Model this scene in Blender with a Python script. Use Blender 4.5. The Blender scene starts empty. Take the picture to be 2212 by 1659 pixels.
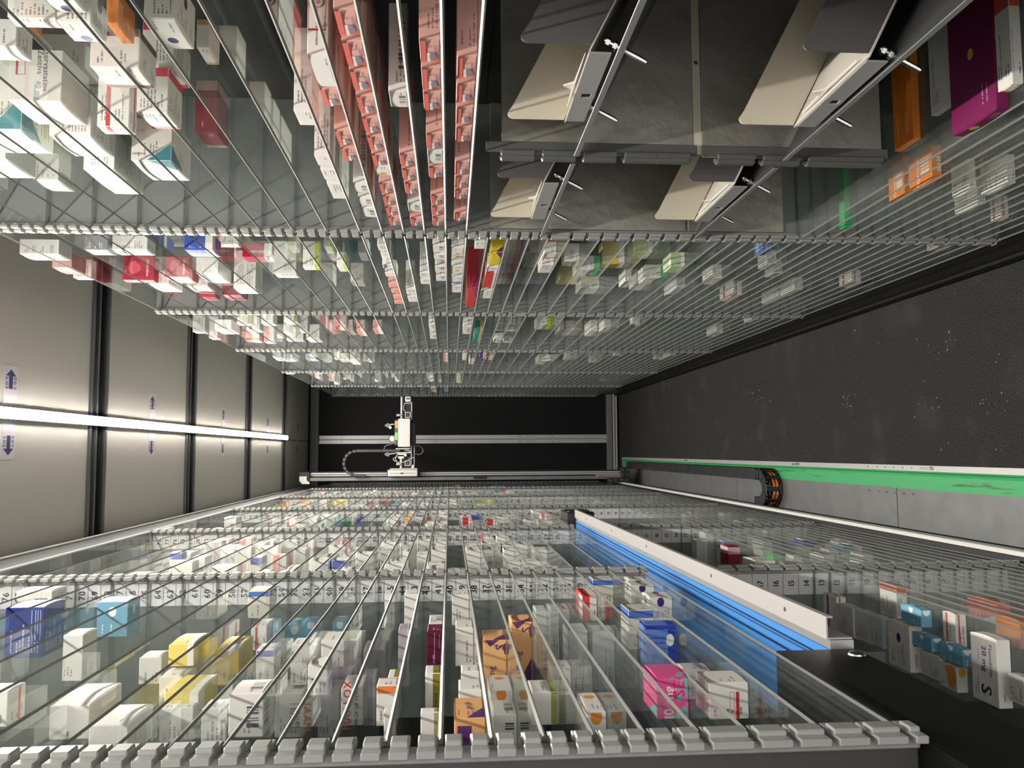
import bpy, math, random
from mathutils import Vector, Matrix

# ---------------------------------------------------------------- camera, world, exposure
SC = bpy.context.scene
EYE = 1.36                                   # height of the lens above the carpet
cam_data = bpy.data.cameras.new('camera')
cam = bpy.data.objects.new('camera', cam_data)
SC.collection.objects.link(cam)
cam_data.sensor_width = 36.0
cam_data.sensor_fit = 'HORIZONTAL'
cam_data.lens = 1820.83 / 2212 * 36
cam_data.clip_start = 0.02
# the camera looks down the aisle (+Y) and was held on its side: the ceiling is at the picture's left edge
cam.matrix_world = Matrix(((-0.00532, 0.99675, -0.08036, 0.0),
                           (-0.07331, -0.08054, -0.99405, 0.0),
                           (-0.99729, 0.00060, 0.07350, EYE),
                           (0, 0, 0, 1)))
SC.camera = cam
world = bpy.data.worlds.new('world')
SC.world = world
world.use_nodes = True
world.node_tree.nodes['Background'].inputs[0].default_value = (1.0, 0.97, 0.93, 1)
world.node_tree.nodes['Background'].inputs[1].default_value = 2.0
SC.view_settings.view_transform = 'Standard'
SC.view_settings.look = 'None'
SC.view_settings.gamma = 1.0
SC.view_settings.use_curve_mapping = False
SC.view_settings.exposure = 0.0
LED_POWER = 185.0
SC.cycles.max_bounces = 6
SC.cycles.diffuse_bounces = 3
SC.cycles.glossy_bounces = 3
SC.cycles.transparent_max_bounces = 40
SC.cycles.caustics_reflective = True
SC.cycles.blur_glossy = 0.3
SC.cycles.caustics_refractive = False
SC.cycles.adaptive_threshold = 0.03

# ---------------------------------------------------------------- measures (metres)
FR, FL = 0.4407, -0.2328                     # front planes of the two racks
Y0 = 0.7141                                  # first upright; one every metre
CEIL, FAR = 1.112, 6.76
FLOOR = -1.36


def zz(z):
    return z + EYE


# ---------------------------------------------------------------- materials
def new_mat(name):
    m = bpy.data.materials.new(name)
    m.use_nodes = True
    nt = m.node_tree
    return m, nt, nt.nodes['Principled BSDF']


def simple(name, col, rough=0.5, metal=0.0, spec=0.5, bump=None, var=None):
    m, nt, b = new_mat(name)
    b.inputs['Base Color'].default_value = (*col, 1)
    b.inputs['Roughness'].default_value = rough
    b.inputs['Metallic'].default_value = metal
    b.inputs['Specular IOR Level'].default_value = spec
    if bump or var:
        tc = nt.nodes.new('ShaderNodeTexCoord')
        n = nt.nodes.new('ShaderNodeTexNoise')
        n.inputs['Scale'].default_value = (bump or var)[0]
        n.inputs['Detail'].default_value = 6
        nt.links.new(tc.outputs['Object'], n.inputs['Vector'])
        if bump:
            bp = nt.nodes.new('ShaderNodeBump')
            bp.inputs['Strength'].default_value = bump[1]
            bp.inputs['Distance'].default_value = bump[2]
            nt.links.new(n.outputs['Fac'], bp.inputs['Height'])
            nt.links.new(bp.outputs['Normal'], b.inputs['Normal'])
        if var:
            mx = nt.nodes.new('ShaderNodeMix')
            mx.data_type = 'RGBA'
            mx.inputs['A'].default_value = (*col, 1)
            mx.inputs['B'].default_value = (*var[1], 1)
            cr = nt.nodes.new('ShaderNodeMapRange')
            cr.inputs['From Min'].default_value = var[2]
            cr.inputs['From Max'].default_value = var[3]
            nt.links.new(n.outputs['Fac'], cr.inputs['Value'])
            nt.links.new(cr.outputs['Result'], mx.inputs['Factor'])
            nt.links.new(mx.outputs['Result'], b.inputs['Base Color'])
    return m


def emit(name, col, power):
    m, nt, b = new_mat(name)
    b.inputs['Base Color'].default_value = (*col, 1)
    b.inputs['Emission Color'].default_value = (*col, 1)
    b.inputs['Emission Strength'].default_value = power
    return m


def glass_mat():
    m = bpy.data.materials.new('shelf_glass')
    m.use_nodes = True
    nt = m.node_tree
    nt.nodes.clear()
    out = nt.nodes.new('ShaderNodeOutputMaterial')
    tr = nt.nodes.new('ShaderNodeBsdfTransparent')
    tr.inputs[0].default_value = (0.990, 0.996, 0.993, 1)
    gl = nt.nodes.new('ShaderNodeBsdfGlossy')
    gl.inputs['Color'].default_value = (0.9, 0.93, 0.92, 1)
    gl.inputs['Roughness'].default_value = 0.03
    fr = nt.nodes.new('ShaderNodeFresnel')
    fr.inputs['IOR'].default_value = 1.55
    mx = nt.nodes.new('ShaderNodeMixShader')
    ge = nt.nodes.new('ShaderNodeNewGeometry')           # one reflection per plate, from the face the light meets first
    inv = nt.nodes.new('ShaderNodeMath'); inv.operation = 'SUBTRACT'; inv.inputs[0].default_value = 1.0
    nt.links.new(ge.outputs['Backfacing'], inv.inputs[1])
    fm = nt.nodes.new('ShaderNodeMath'); fm.operation = 'MULTIPLY'
    nt.links.new(fr.outputs[0], fm.inputs[0]); nt.links.new(inv.outputs[0], fm.inputs[1])
    nt.links.new(fm.outputs[0], mx.inputs[0])
    nt.links.new(tr.outputs[0], mx.inputs[1])
    nt.links.new(gl.outputs[0], mx.inputs[2])
    du = nt.nodes.new('ShaderNodeBsdfDiffuse')       # film of carton dust on the plates, strengthened to imitate reflection haze
    du.inputs[0].default_value = (0.72, 0.76, 0.74, 1)
    tc = nt.nodes.new('ShaderNodeTexCoord')
    n = nt.nodes.new('ShaderNodeTexNoise')
    n.inputs['Scale'].default_value = 9
    n.inputs['Detail'].default_value = 5
    nt.links.new(tc.outputs['Object'], n.inputs['Vector'])
    mr = nt.nodes.new('ShaderNodeMapRange')
    mr.inputs['From Min'].default_value = 0.3
    mr.inputs['From Max'].default_value = 0.75
    mr.inputs['To Min'].default_value = 0.010
    mr.inputs['To Max'].default_value = 0.042
    nt.links.new(n.outputs['Fac'], mr.inputs['Value'])
    m2 = nt.nodes.new('ShaderNodeMixShader')
    nt.links.new(mr.outputs['Result'], m2.inputs[0])
    nt.links.new(mx.outputs[0], m2.inputs[1])
    nt.links.new(du.outputs[0], m2.inputs[2])
    nt.links.new(m2.outputs[0], out.inputs[0])
    return m


def math_node(nt, op, a, b=None, c=None):
    n = nt.nodes.new('ShaderNodeMath')
    n.operation = op
    for i, v in enumerate((a, b, c)):
        if v is None:
            continue
        if isinstance(v, (int, float)):
            n.inputs[i].default_value = v
        else:
            nt.links.new(v, n.inputs[i])
    return n.outputs[0]


def carton_mat(name, far=False):
    """Printed card: base colour and accent come from the box itself, small print from its own face coordinates."""
    m, nt, b = new_mat(name)
    L = nt.links.new
    kind = 'GEOMETRY' if far else 'OBJECT'

    def attr(n):
        a = nt.nodes.new('ShaderNodeAttribute')
        a.attribute_type = kind
        a.attribute_name = n
        return a
    c1, c2, pr, ink = attr('c1'), attr('c2'), attr('pr'), attr('ink')
    sp = nt.nodes.new('ShaderNodeSeparateXYZ')
    L(pr.outputs['Vector'], sp.inputs[0])
    accent, dens, seed = sp.outputs[0], sp.outputs[1], sp.outputs[2]
    u1 = nt.nodes.new('ShaderNodeUVMap'); u1.uv_map = 'unit'
    u2 = nt.nodes.new('ShaderNodeUVMap'); u2.uv_map = 'metric'
    s1 = nt.nodes.new('ShaderNodeSeparateXYZ'); L(u1.outputs[0], s1.inputs[0])
    s2 = nt.nodes.new('ShaderNodeSeparateXYZ'); L(u2.outputs[0], s2.inputs[0])
    u, v, mu, mv = s1.outputs[0], s1.outputs[1], s2.outputs[0], s2.outputs[1]
    # small print: rows of broken dashes
    row = math_node(nt, 'DIVIDE', mv, 0.0046)
    rid = math_node(nt, 'FLOOR', row)
    rfr = math_node(nt, 'FRACT', row)
    wn = nt.nodes.new('ShaderNodeTexWhiteNoise'); wn.noise_dimensions = '2D'
    cv = nt.nodes.new('ShaderNodeCombineXYZ'); L(rid, cv.inputs[0]); L(seed, cv.inputs[1])
    L(cv.outputs[0], wn.inputs['Vector'])
    rlen = math_node(nt, 'MULTIPLY_ADD', wn.outputs['Value'], 0.62, 0.2)
    inrow = math_node(nt, 'MULTIPLY', math_node(nt, 'LESS_THAN', rfr, 0.5), math_node(nt, 'LESS_THAN', u, rlen))
    inrow = math_node(nt, 'MULTIPLY', inrow, math_node(nt, 'GREATER_THAN', u, 0.1))
    inrow = math_node(nt, 'MULTIPLY', inrow, math_node(nt, 'COMPARE', v, 0.5, 0.38))
    inrow = math_node(nt, 'MULTIPLY', inrow, math_node(nt, 'LESS_THAN', wn.outputs['Value'], dens))
    ns = nt.nodes.new('ShaderNodeTexNoise'); ns.noise_dimensions = '2D'
    ns.inputs['Scale'].default_value = 1.0; ns.inputs['Detail'].default_value = 1
    cw = nt.nodes.new('ShaderNodeCombineXYZ')
    L(math_node(nt, 'MULTIPLY', mu, 520), cw.inputs[0]); L(math_node(nt, 'MULTIPLY', rid, 7.3), cw.inputs[1])
    L(cw.outputs[0], ns.inputs['Vector'])
    inrow = math_node(nt, 'MULTIPLY', inrow, math_node(nt, 'GREATER_THAN', ns.outputs['Fac'], 0.42))
    txt = math_node(nt, 'MULTIPLY', inrow, 0.72)
    # accents: 1 foot band, 2 end band, 3 disc, 4 corner triangle, 5 frame stripe, 6 upper half, 7 barcode
    def is_kind(k):
        return math_node(nt, 'COMPARE', accent, float(k), 0.3)
    a1 = math_node(nt, 'MULTIPLY', is_kind(1), math_node(nt, 'LESS_THAN', v, 0.27))
    a2 = math_node(nt, 'MULTIPLY', is_kind(2), math_node(nt, 'GREATER_THAN', u, 0.8))
    du = math_node(nt, 'SUBTRACT', mu, 0.012)
    dd = math_node(nt, 'ADD', math_node(nt, 'MULTIPLY', du, du), math_node(nt, 'MULTIPLY', math_node(nt, 'MULTIPLY', mv, mv), 1.6))
    a3 = math_node(nt, 'MULTIPLY', is_kind(3), math_node(nt, 'LESS_THAN', dd, 0.00006))
    a4 = math_node(nt, 'MULTIPLY', is_kind(4), math_node(nt, 'GREATER_THAN', math_node(nt, 'SUBTRACT', math_node(nt, 'MULTIPLY', v, -1.0), math_node(nt, 'MULTIPLY', u, 1.5)), -0.62))
    a5 = math_node(nt, 'MULTIPLY', is_kind(5), math_node(nt, 'COMPARE', v, 0.66, 0.07))
    a6 = math_node(nt, 'MULTIPLY', is_kind(6), math_node(nt, 'GREATER_THAN', v, 0.5))
    bar = math_node(nt, 'GREATER_THAN', math_node(nt, 'FRACT', math_node(nt, 'MULTIPLY', math_node(nt, 'SINE', math_node(nt, 'FLOOR', math_node(nt, 'MULTIPLY', mu, 900))), 43.7)), 0.5)
    a7 = math_node(nt, 'MULTIPLY', math_node(nt, 'MULTIPLY', is_kind(7), bar), math_node(nt, 'MULTIPLY', math_node(nt, 'COMPARE', u, 0.5, 0.28), math_node(nt, 'COMPARE', v, 0.3, 0.18)))
    acc = a1
    for x in (a2, a3, a4, a5, a6, a7):
        acc = math_node(nt, 'MAXIMUM', acc, x)

    def mix(f, A, B):
        n = nt.nodes.new('ShaderNodeMix'); n.data_type = 'RGBA'
        L(f, n.inputs['Factor']); L(A, n.inputs['A']); L(B, n.inputs['B'])
        return n.outputs['Result']
    col = mix(acc, c1.outputs['Color'], c2.outputs['Color'])
    col = mix(math_node(nt, 'MULTIPLY', txt, math_node(nt, 'SUBTRACT', 1.0, acc)), col, ink.outputs['Color'])
    L(col, b.inputs['Base Color'])
    b.inputs['Roughness'].default_value = 0.42
    b.inputs['Specular IOR Level'].default_value = 0.35
    return m


def carpet_mat():
    m, nt, b = new_mat('carpet')
    L = nt.links.new
    tc = nt.nodes.new('ShaderNodeTexCoord')
    n = nt.nodes.new('ShaderNodeTexNoise'); n.inputs['Scale'].default_value = 300; n.inputs['Detail'].default_value = 3
    n2 = nt.nodes.new('ShaderNodeTexNoise'); n2.inputs['Scale'].default_value = 6; n2.inputs['Detail'].default_value = 4
    L(tc.outputs['Object'], n.inputs['Vector']); L(tc.outputs['Object'], n2.inputs['Vector'])
    r = nt.nodes.new('ShaderNodeValToRGB')
    r.color_ramp.elements[0].position = 0.35; r.color_ramp.elements[0].color = (0.012, 0.0115, 0.0115, 1)
    r.color_ramp.elements[1].position = 0.75; r.color_ramp.elements[1].color = (0.085, 0.081, 0.079, 1)
    L(n.outputs['Fac'], r.inputs[0])
    mx = nt.nodes.new('ShaderNodeMix'); mx.data_type = 'RGBA'; mx.inputs['B'].default_value = (0.11, 0.105, 0.105, 1)
    mr = nt.nodes.new('ShaderNodeMapRange'); mr.inputs['From Min'].default_value = 0.55; mr.inputs['From Max'].default_value = 0.8; mr.inputs['To Max'].default_value = 0.35
    L(n2.outputs['Fac'], mr.inputs['Value']); L(mr.outputs['Result'], mx.inputs['Factor']); L(r.outputs[0], mx.inputs['A'])
    L(mx.outputs['Result'], b.inputs['Base Color'])
    bp = nt.nodes.new('ShaderNodeBump'); bp.inputs['Strength'].default_value = 0.6; bp.inputs['Distance'].default_value = 0.004
    L(n.outputs['Fac'], bp.inputs['Height']); L(bp.outputs['Normal'], b.inputs['Normal'])
    b.inputs['Roughness'].default_value = 0.95
    b.inputs['Specular IOR Level'].default_value = 0.1
    return m


def scuffed_green():
    m, nt, b = new_mat('green_slide')
    L = nt.links.new
    tc = nt.nodes.new('ShaderNodeTexCoord')
    mp = nt.nodes.new('ShaderNodeMapping'); mp.inputs['Scale'].default_value = (45, 4, 10)
    n = nt.nodes.new('ShaderNodeTexNoise'); n.inputs['Scale'].default_value = 1.0; n.inputs['Detail'].default_value = 7; n.inputs['Roughness'].default_value = 0.7
    L(tc.outputs['Object'], mp.inputs[0]); L(mp.outputs[0], n.inputs['Vector'])
    mr = nt.nodes.new('ShaderNodeMapRange'); mr.inputs['From Min'].default_value = 0.57; mr.inputs['From Max'].default_value = 0.66; mr.inputs['To Max'].default_value = 0.75
    L(n.outputs['Fac'], mr.inputs['Value'])
    mx = nt.nodes.new('ShaderNodeMix'); mx.data_type = 'RGBA'
    mx.inputs['A'].default_value = (0.055, 0.42, 0.15, 1); mx.inputs['B'].default_value = (0.02, 0.07, 0.03, 1)
    L(mr.outputs['Result'], mx.inputs['Factor']); L(mx.outputs['Result'], b.inputs['Base Color'])
    b.inputs['Roughness'].default_value = 0.45
    return m


M = {}
M['ceiling'] = simple('ceiling_panel_paint', (0.42, 0.405, 0.37), 0.55, bump=(900, 0.15, 0.001))
M['rail_dark'] = simple('dark_anodised_channel', (0.035, 0.037, 0.04), 0.4, 0.6)
M['alu'] = simple('brushed_aluminium', (0.62, 0.62, 0.61), 0.38, 0.85)
M['alu_pale'] = simple('pale_aluminium', (0.52, 0.51, 0.50), 0.42, 0.35)
M['sheet'] = simple('galvanised_sheet', (0.19, 0.19, 0.195), 0.45, 0.4, var=(14, (0.23, 0.23, 0.235), 0.35, 0.7))
M['rail_grey'] = simple('grey_anodised_rail', (0.12, 0.12, 0.118), 0.45, 0.3)
M['dark_sheet'] = simple('dull_zinc_sheet', (0.62, 0.60, 0.54), 0.48, 0.9, bump=(5, 0.4, 0.03))
M['black'] = simple('black_panel', (0.008, 0.008, 0.009), 0.6, spec=0.2)
M['black_plate'] = simple('black_painted_plate', (0.006, 0.006, 0.006), 0.5, spec=0.2)
M['black_plastic'] = simple('black_plastic', (0.02, 0.02, 0.022), 0.45)
M['dark_grey'] = simple('dark_grey_frame', (0.10, 0.10, 0.105), 0.45, 0.4)
M['carpet'] = carpet_mat()
M['green'] = scuffed_green()
M['glass'] = glass_mat()
M['edge'] = simple('ground_glass_edge', (0.23, 0.227, 0.212), 0.3, spec=0.5)
M['edge_dark'] = simple('green_glass_edge', (0.10, 0.13, 0.12), 0.25, spec=0.6)
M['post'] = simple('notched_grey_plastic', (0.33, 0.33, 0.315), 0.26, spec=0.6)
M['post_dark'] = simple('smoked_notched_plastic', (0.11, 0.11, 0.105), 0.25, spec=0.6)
M['panel'] = simple('grey_partition_acrylic', (0.20, 0.215, 0.21), 0.42, spec=0.35, var=(3, (0.225, 0.235, 0.23), 0.3, 0.7))
M['shaded_panel'] = simple('shaded_partition', (0.06, 0.06, 0.06), 0.35)  # the grey partition again, shade of its unlit side put into the colour
M['card'] = simple('white_number_card', (0.74, 0.73, 0.73), 0.5)
M['ink'] = simple('black_ink', (0.012, 0.012, 0.014), 0.55)
M['navy_ink'] = simple('navy_ink', (0.025, 0.022, 0.09), 0.5)
M['sticker'] = simple('white_sticker', (0.47, 0.44, 0.48), 0.45)
M['white_metal'] = simple('white_powder_coat', (0.72, 0.68, 0.60), 0.45)
M['near_wall_grey'] = simple('chute_near_wall_grey', (0.10, 0.095, 0.096), 0.45)  # near side walls of the chutes, coloured darker than the far ones
M['lip_grey'] = simple('light_grey_powder_coat', (0.32, 0.31, 0.305), 0.42)
M['cream_metal'] = simple('cream_powder_coat', (0.66, 0.60, 0.48), 0.42)
M['zinc'] = simple('zinc_bolt', (0.50, 0.51, 0.50), 0.25, 1.0)
M['belt'] = simple('blue_belt', (0.05, 0.26, 0.68), 0.5)
M['belt_line'] = simple('dark_blue_seam', (0.02, 0.06, 0.22), 0.6)
M['profile'] = simple('white_profile', (0.50, 0.475, 0.465), 0.4)
M['chain'] = simple('black_chain_plastic', (0.022, 0.022, 0.024), 0.4)
M['chain_grey'] = simple('grey_chain_plastic', (0.055, 0.055, 0.06), 0.4)
M['orange_cable'] = simple('orange_cable', (0.75, 0.22, 0.04), 0.45)
M['pale_cable'] = simple('pale_cable', (0.65, 0.62, 0.55), 0.45)
M['mauve_cable'] = simple('mauve_cable', (0.30, 0.20, 0.27), 0.45)
M['robot_white'] = simple('robot_white_cover', (0.80, 0.78, 0.75), 0.4)
M['led'] = emit('led_diffuser', (1.0, 0.95, 0.87), LED_POWER)
M['led_green'] = emit('green_lamp', (0.35, 1.0, 0.12), 1.6)
M['led_orange'] = emit('orange_lamp', (1.0, 0.42, 0.06), 1.6)
M['led_red'] = emit('red_lamp', (1.0, 0.1, 0.05), 1.0)
M['bulb'] = emit('small_lamp', (1.0, 0.9, 0.8), 6.0)
M['carton'] = carton_mat('printed_carton')
M['far_carton'] = carton_mat('printed_far_carton', True)
M['lint'] = simple('pale_lint', (0.55, 0.50, 0.44), 0.9)
M['wall_grey'] = simple('grey_cabinet_wall', (0.62, 0.60, 0.55), 0.5)


# ---------------------------------------------------------------- mesh helpers
class MB:
    """Collects boxes, bars and tubes and links them as ONE mesh object."""

    def __init__(self):
        self.v, self.f, self.m = [], [], []

    def add(self, vs, fs, mi=0):
        b = len(self.v)
        self.v += [tuple(p) for p in vs]
        self.f += [tuple(b + i for i in q) for q in fs]
        self.m += [mi] * len(fs)

    def box(self, x0, x1, y0, y1, z0, z1, mi=0, fmat=None):
        if x0 > x1: x0, x1 = x1, x0
        if y0 > y1: y0, y1 = y1, y0
        if z0 > z1: z0, z1 = z1, z0
        vs = [(x0, y0, z0), (x1, y0, z0), (x1, y1, z0), (x0, y1, z0), (x0, y0, z1), (x1, y0, z1), (x1, y1, z1), (x0, y1, z1)]
        fs = [(0, 3, 2, 1), (4, 5, 6, 7), (0, 1, 5, 4), (1, 2, 6, 5), (2, 3, 7, 6), (3, 0, 4, 7)]
        self.add(vs, fs, mi)
        if fmat:
            for k, i in fmat.items():
                self.m[-6 + k] = i

    def cham(self, x0, x1, y0, y1, z0, z1, c, mi=0):
        """box with chamfered edges"""
        if x0 > x1: x0, x1 = x1, x0
        if y0 > y1: y0, y1 = y1, y0
        if z0 > z1: z0, z1 = z1, z0
        c = min(c, (x1 - x0) / 3, (y1 - y0) / 3, (z1 - z0) / 3)
        v, f = cham_geo(x0, x1, y0, y1, z0, z1, c)
        self.add(v, f, mi)

    def prism(self, pts, ax, a, b, mi=0):
        """closed outline PTS in the plane across axis AX ('x','y','z'), swept from a to b"""
        def P(p, t):
            return (t, p[0], p[1]) if ax == 'x' else (p[0], t, p[1]) if ax == 'y' else (p[0], p[1], t)
        n = len(pts)
        vs = [P(p, a) for p in pts] + [P(p, b) for p in pts]
        fs = [tuple(range(n - 1, -1, -1)), tuple(range(n, 2 * n))]
        fs += [(i, (i + 1) % n, n + (i + 1) % n, n + i) for i in range(n)]
        self.add(vs, fs, mi)

    def tube(self, pts, r, n=8, mi=0, caps=True):
        pts = [Vector(p) for p in pts]
        rings = []
        up = None
        for i, p in enumerate(pts):
            t = (pts[min(i + 1, len(pts) - 1)] - pts[max(i - 1, 0)]).normalized()
            if up is None:
                up = Vector((0, 0, 1)) if abs(t.z) < 0.9 else Vector((1, 0, 0))
            a = t.cross(up)
            if a.length < 1e-6:
                a = t.orthogonal()
            a.normalize()
            up = a.cross(t).normalized()
            rr = r[i] if isinstance(r, (list, tuple)) else r
            rings.append([p + (a * math.cos(2 * math.pi * k / n) + up * math.sin(2 * math.pi * k / n)) * rr for k in range(n)])
        vs = [q for ring in rings for q in ring]
        fs = []
        for i in range(len(pts) - 1):
            for k in range(n):
                fs.append((i * n + k, i * n + (k + 1) % n, (i + 1) * n + (k + 1) % n, (i + 1) * n + k))
        if caps:
            fs.append(tuple(range(n - 1, -1, -1)))
            fs.append(tuple((len(pts) - 1) * n + k for k in range(n)))
        self.add(vs, fs, mi)

    def build(self, name, mats, parent=None, origin=None):
        if not isinstance(mats, (list, tuple)):
            mats = [mats]
        me = bpy.data.meshes.new(name)
        o0 = Vector(origin) if origin else Vector((0, 0, 0))
        me.from_pydata([tuple(Vector(p) - o0) for p in self.v] if origin else self.v, [], self.f)
        for m in mats:
            me.materials.append(m)
        if len(mats) > 1:
            me.polygons.foreach_set('material_index', self.m)
        me.update()
        return link(name, me, parent, origin)


def cham_geo(x0, x1, y0, y1, z0, z1, c):
    lo, hi = (x0, y0, z0), (x1, y1, z1)
    vid, vs = {}, []
    for ax in range(3):
        for s in ((0, 0, 0), (0, 0, 1), (0, 1, 0), (0, 1, 1), (1, 0, 0), (1, 0, 1), (1, 1, 0), (1, 1, 1)):
            p = []
            for k in range(3):
                e = hi[k] if s[k] else lo[k]
                if k != ax:
                    e += -c if s[k] else c
                p.append(e)
            vid[ax, s] = len(vs)
            vs.append(tuple(p))
    fs = []
    for ax in range(3):                       # six faces: first six in the order -x +x -y +y -z +z
        o = [k for k in range(3) if k != ax]
        for sd in (0, 1):
            q = []
            for a, b in ((0, 0), (1, 0), (1, 1), (0, 1)):
                s = [0, 0, 0]
                s[ax] = sd; s[o[0]] = a; s[o[1]] = b
                q.append(vid[ax, tuple(s)])
            if (sd == 0) != (ax == 1):
                q.reverse()
            fs.append(tuple(q))
    for ax in range(3):                       # twelve edges, along axis ax
        o = [k for k in range(3) if k != ax]
        for a in (0, 1):
            for b in (0, 1):
                s0, s1 = [0, 0, 0], [0, 0, 0]
                s0[o[0]] = s1[o[0]] = a; s0[o[1]] = s1[o[1]] = b
                s1[ax] = 1
                s0, s1 = tuple(s0), tuple(s1)
                fs.append((vid[o[0], s0], vid[o[0], s1], vid[o[1], s1], vid[o[1], s0]))
    for s in ((0, 0, 0), (0, 0, 1), (0, 1, 0), (0, 1, 1), (1, 0, 0), (1, 0, 1), (1, 1, 0), (1, 1, 1)):
        fs.append((vid[0, s], vid[1, s], vid[2, s]))
    return vs, fs


def link(name, me, parent=None, origin=None):
    o = bpy.data.objects.new(name, me)
    SC.collection.objects.link(o)
    if parent is not None:
        o.parent = parent
        if origin:
            o.location = Vector(origin) - world_loc(parent)
        else:
            o.location = -world_loc(parent)
    elif origin:
        o.location = origin
    return o


def world_loc(o):
    p = Vector((0, 0, 0))
    while o is not None:
        p = p + o.location
        o = o.parent
    return p


def thing(name, label, cat, loc=(0, 0, 0), group=None):
    o = bpy.data.objects.new(name, None)
    o.empty_display_size = 0.05
    SC.collection.objects.link(o)
    o.location = loc
    return tag(o, label, cat, group)


def tag(o, label, cat, group=None):
    o['label'] = label
    o['category'] = cat
    if group:
        o['group'] = group
    return o


def struct(o):
    o['kind'] = 'structure'
    return o


# glyphs: every character is turned into a flat outline once and reused
_glyph = {}


def glyph(ch):
    if ch not in _glyph:
        cu = bpy.data.curves.new('glyph', 'FONT')
        cu.body = ch
        cu.resolution_u = 2
        cu.size = 1.0
        ob = bpy.data.objects.new('glyph', cu)
        SC.collection.objects.link(ob)
        dg = bpy.context.evaluated_depsgraph_get()
        ev = ob.evaluated_get(dg)
        me = ev.to_mesh()
        vs = [tuple(v.co) for v in me.vertices]
        fs = [tuple(p.vertices) for p in me.polygons]
        w = max((v[0] for v in vs), default=0.22) + 0.07
        ev.to_mesh_clear()
        bpy.data.objects.remove(ob)
        bpy.data.curves.remove(cu)
        if ch == ' ':
            vs, fs, w = [], [], 0.3
        _glyph[ch] = (vs, fs, w)
    return _glyph[ch]


def put_text(mb, s, at, right, up, size, mi=0, bold=0, centre=True):
    """Flat lettering of height SIZE at AT, reading along RIGHT with its tops towards UP."""
    right, up, at = Vector(right), Vector(up), Vector(at)
    w = sum(glyph(c)[2] for c in s)
    x = -w / 2 if centre else 0.0
    n = right.cross(up)
    reps = [(0, 0)] + ([(0.035, 0.0), (0, 0.03)] if bold else [])
    for c in s:
        vs, fs, cw = glyph(c)
        if fs:
            for k, (bx, by) in enumerate(reps):
                mb.add([at + right * ((x + p[0] + bx) * size) + up * ((p[1] - 0.35 + by) * size) + n * (0.00002 * k) for p in vs], fs, mi)
        x += cw
    return w * size

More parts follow.
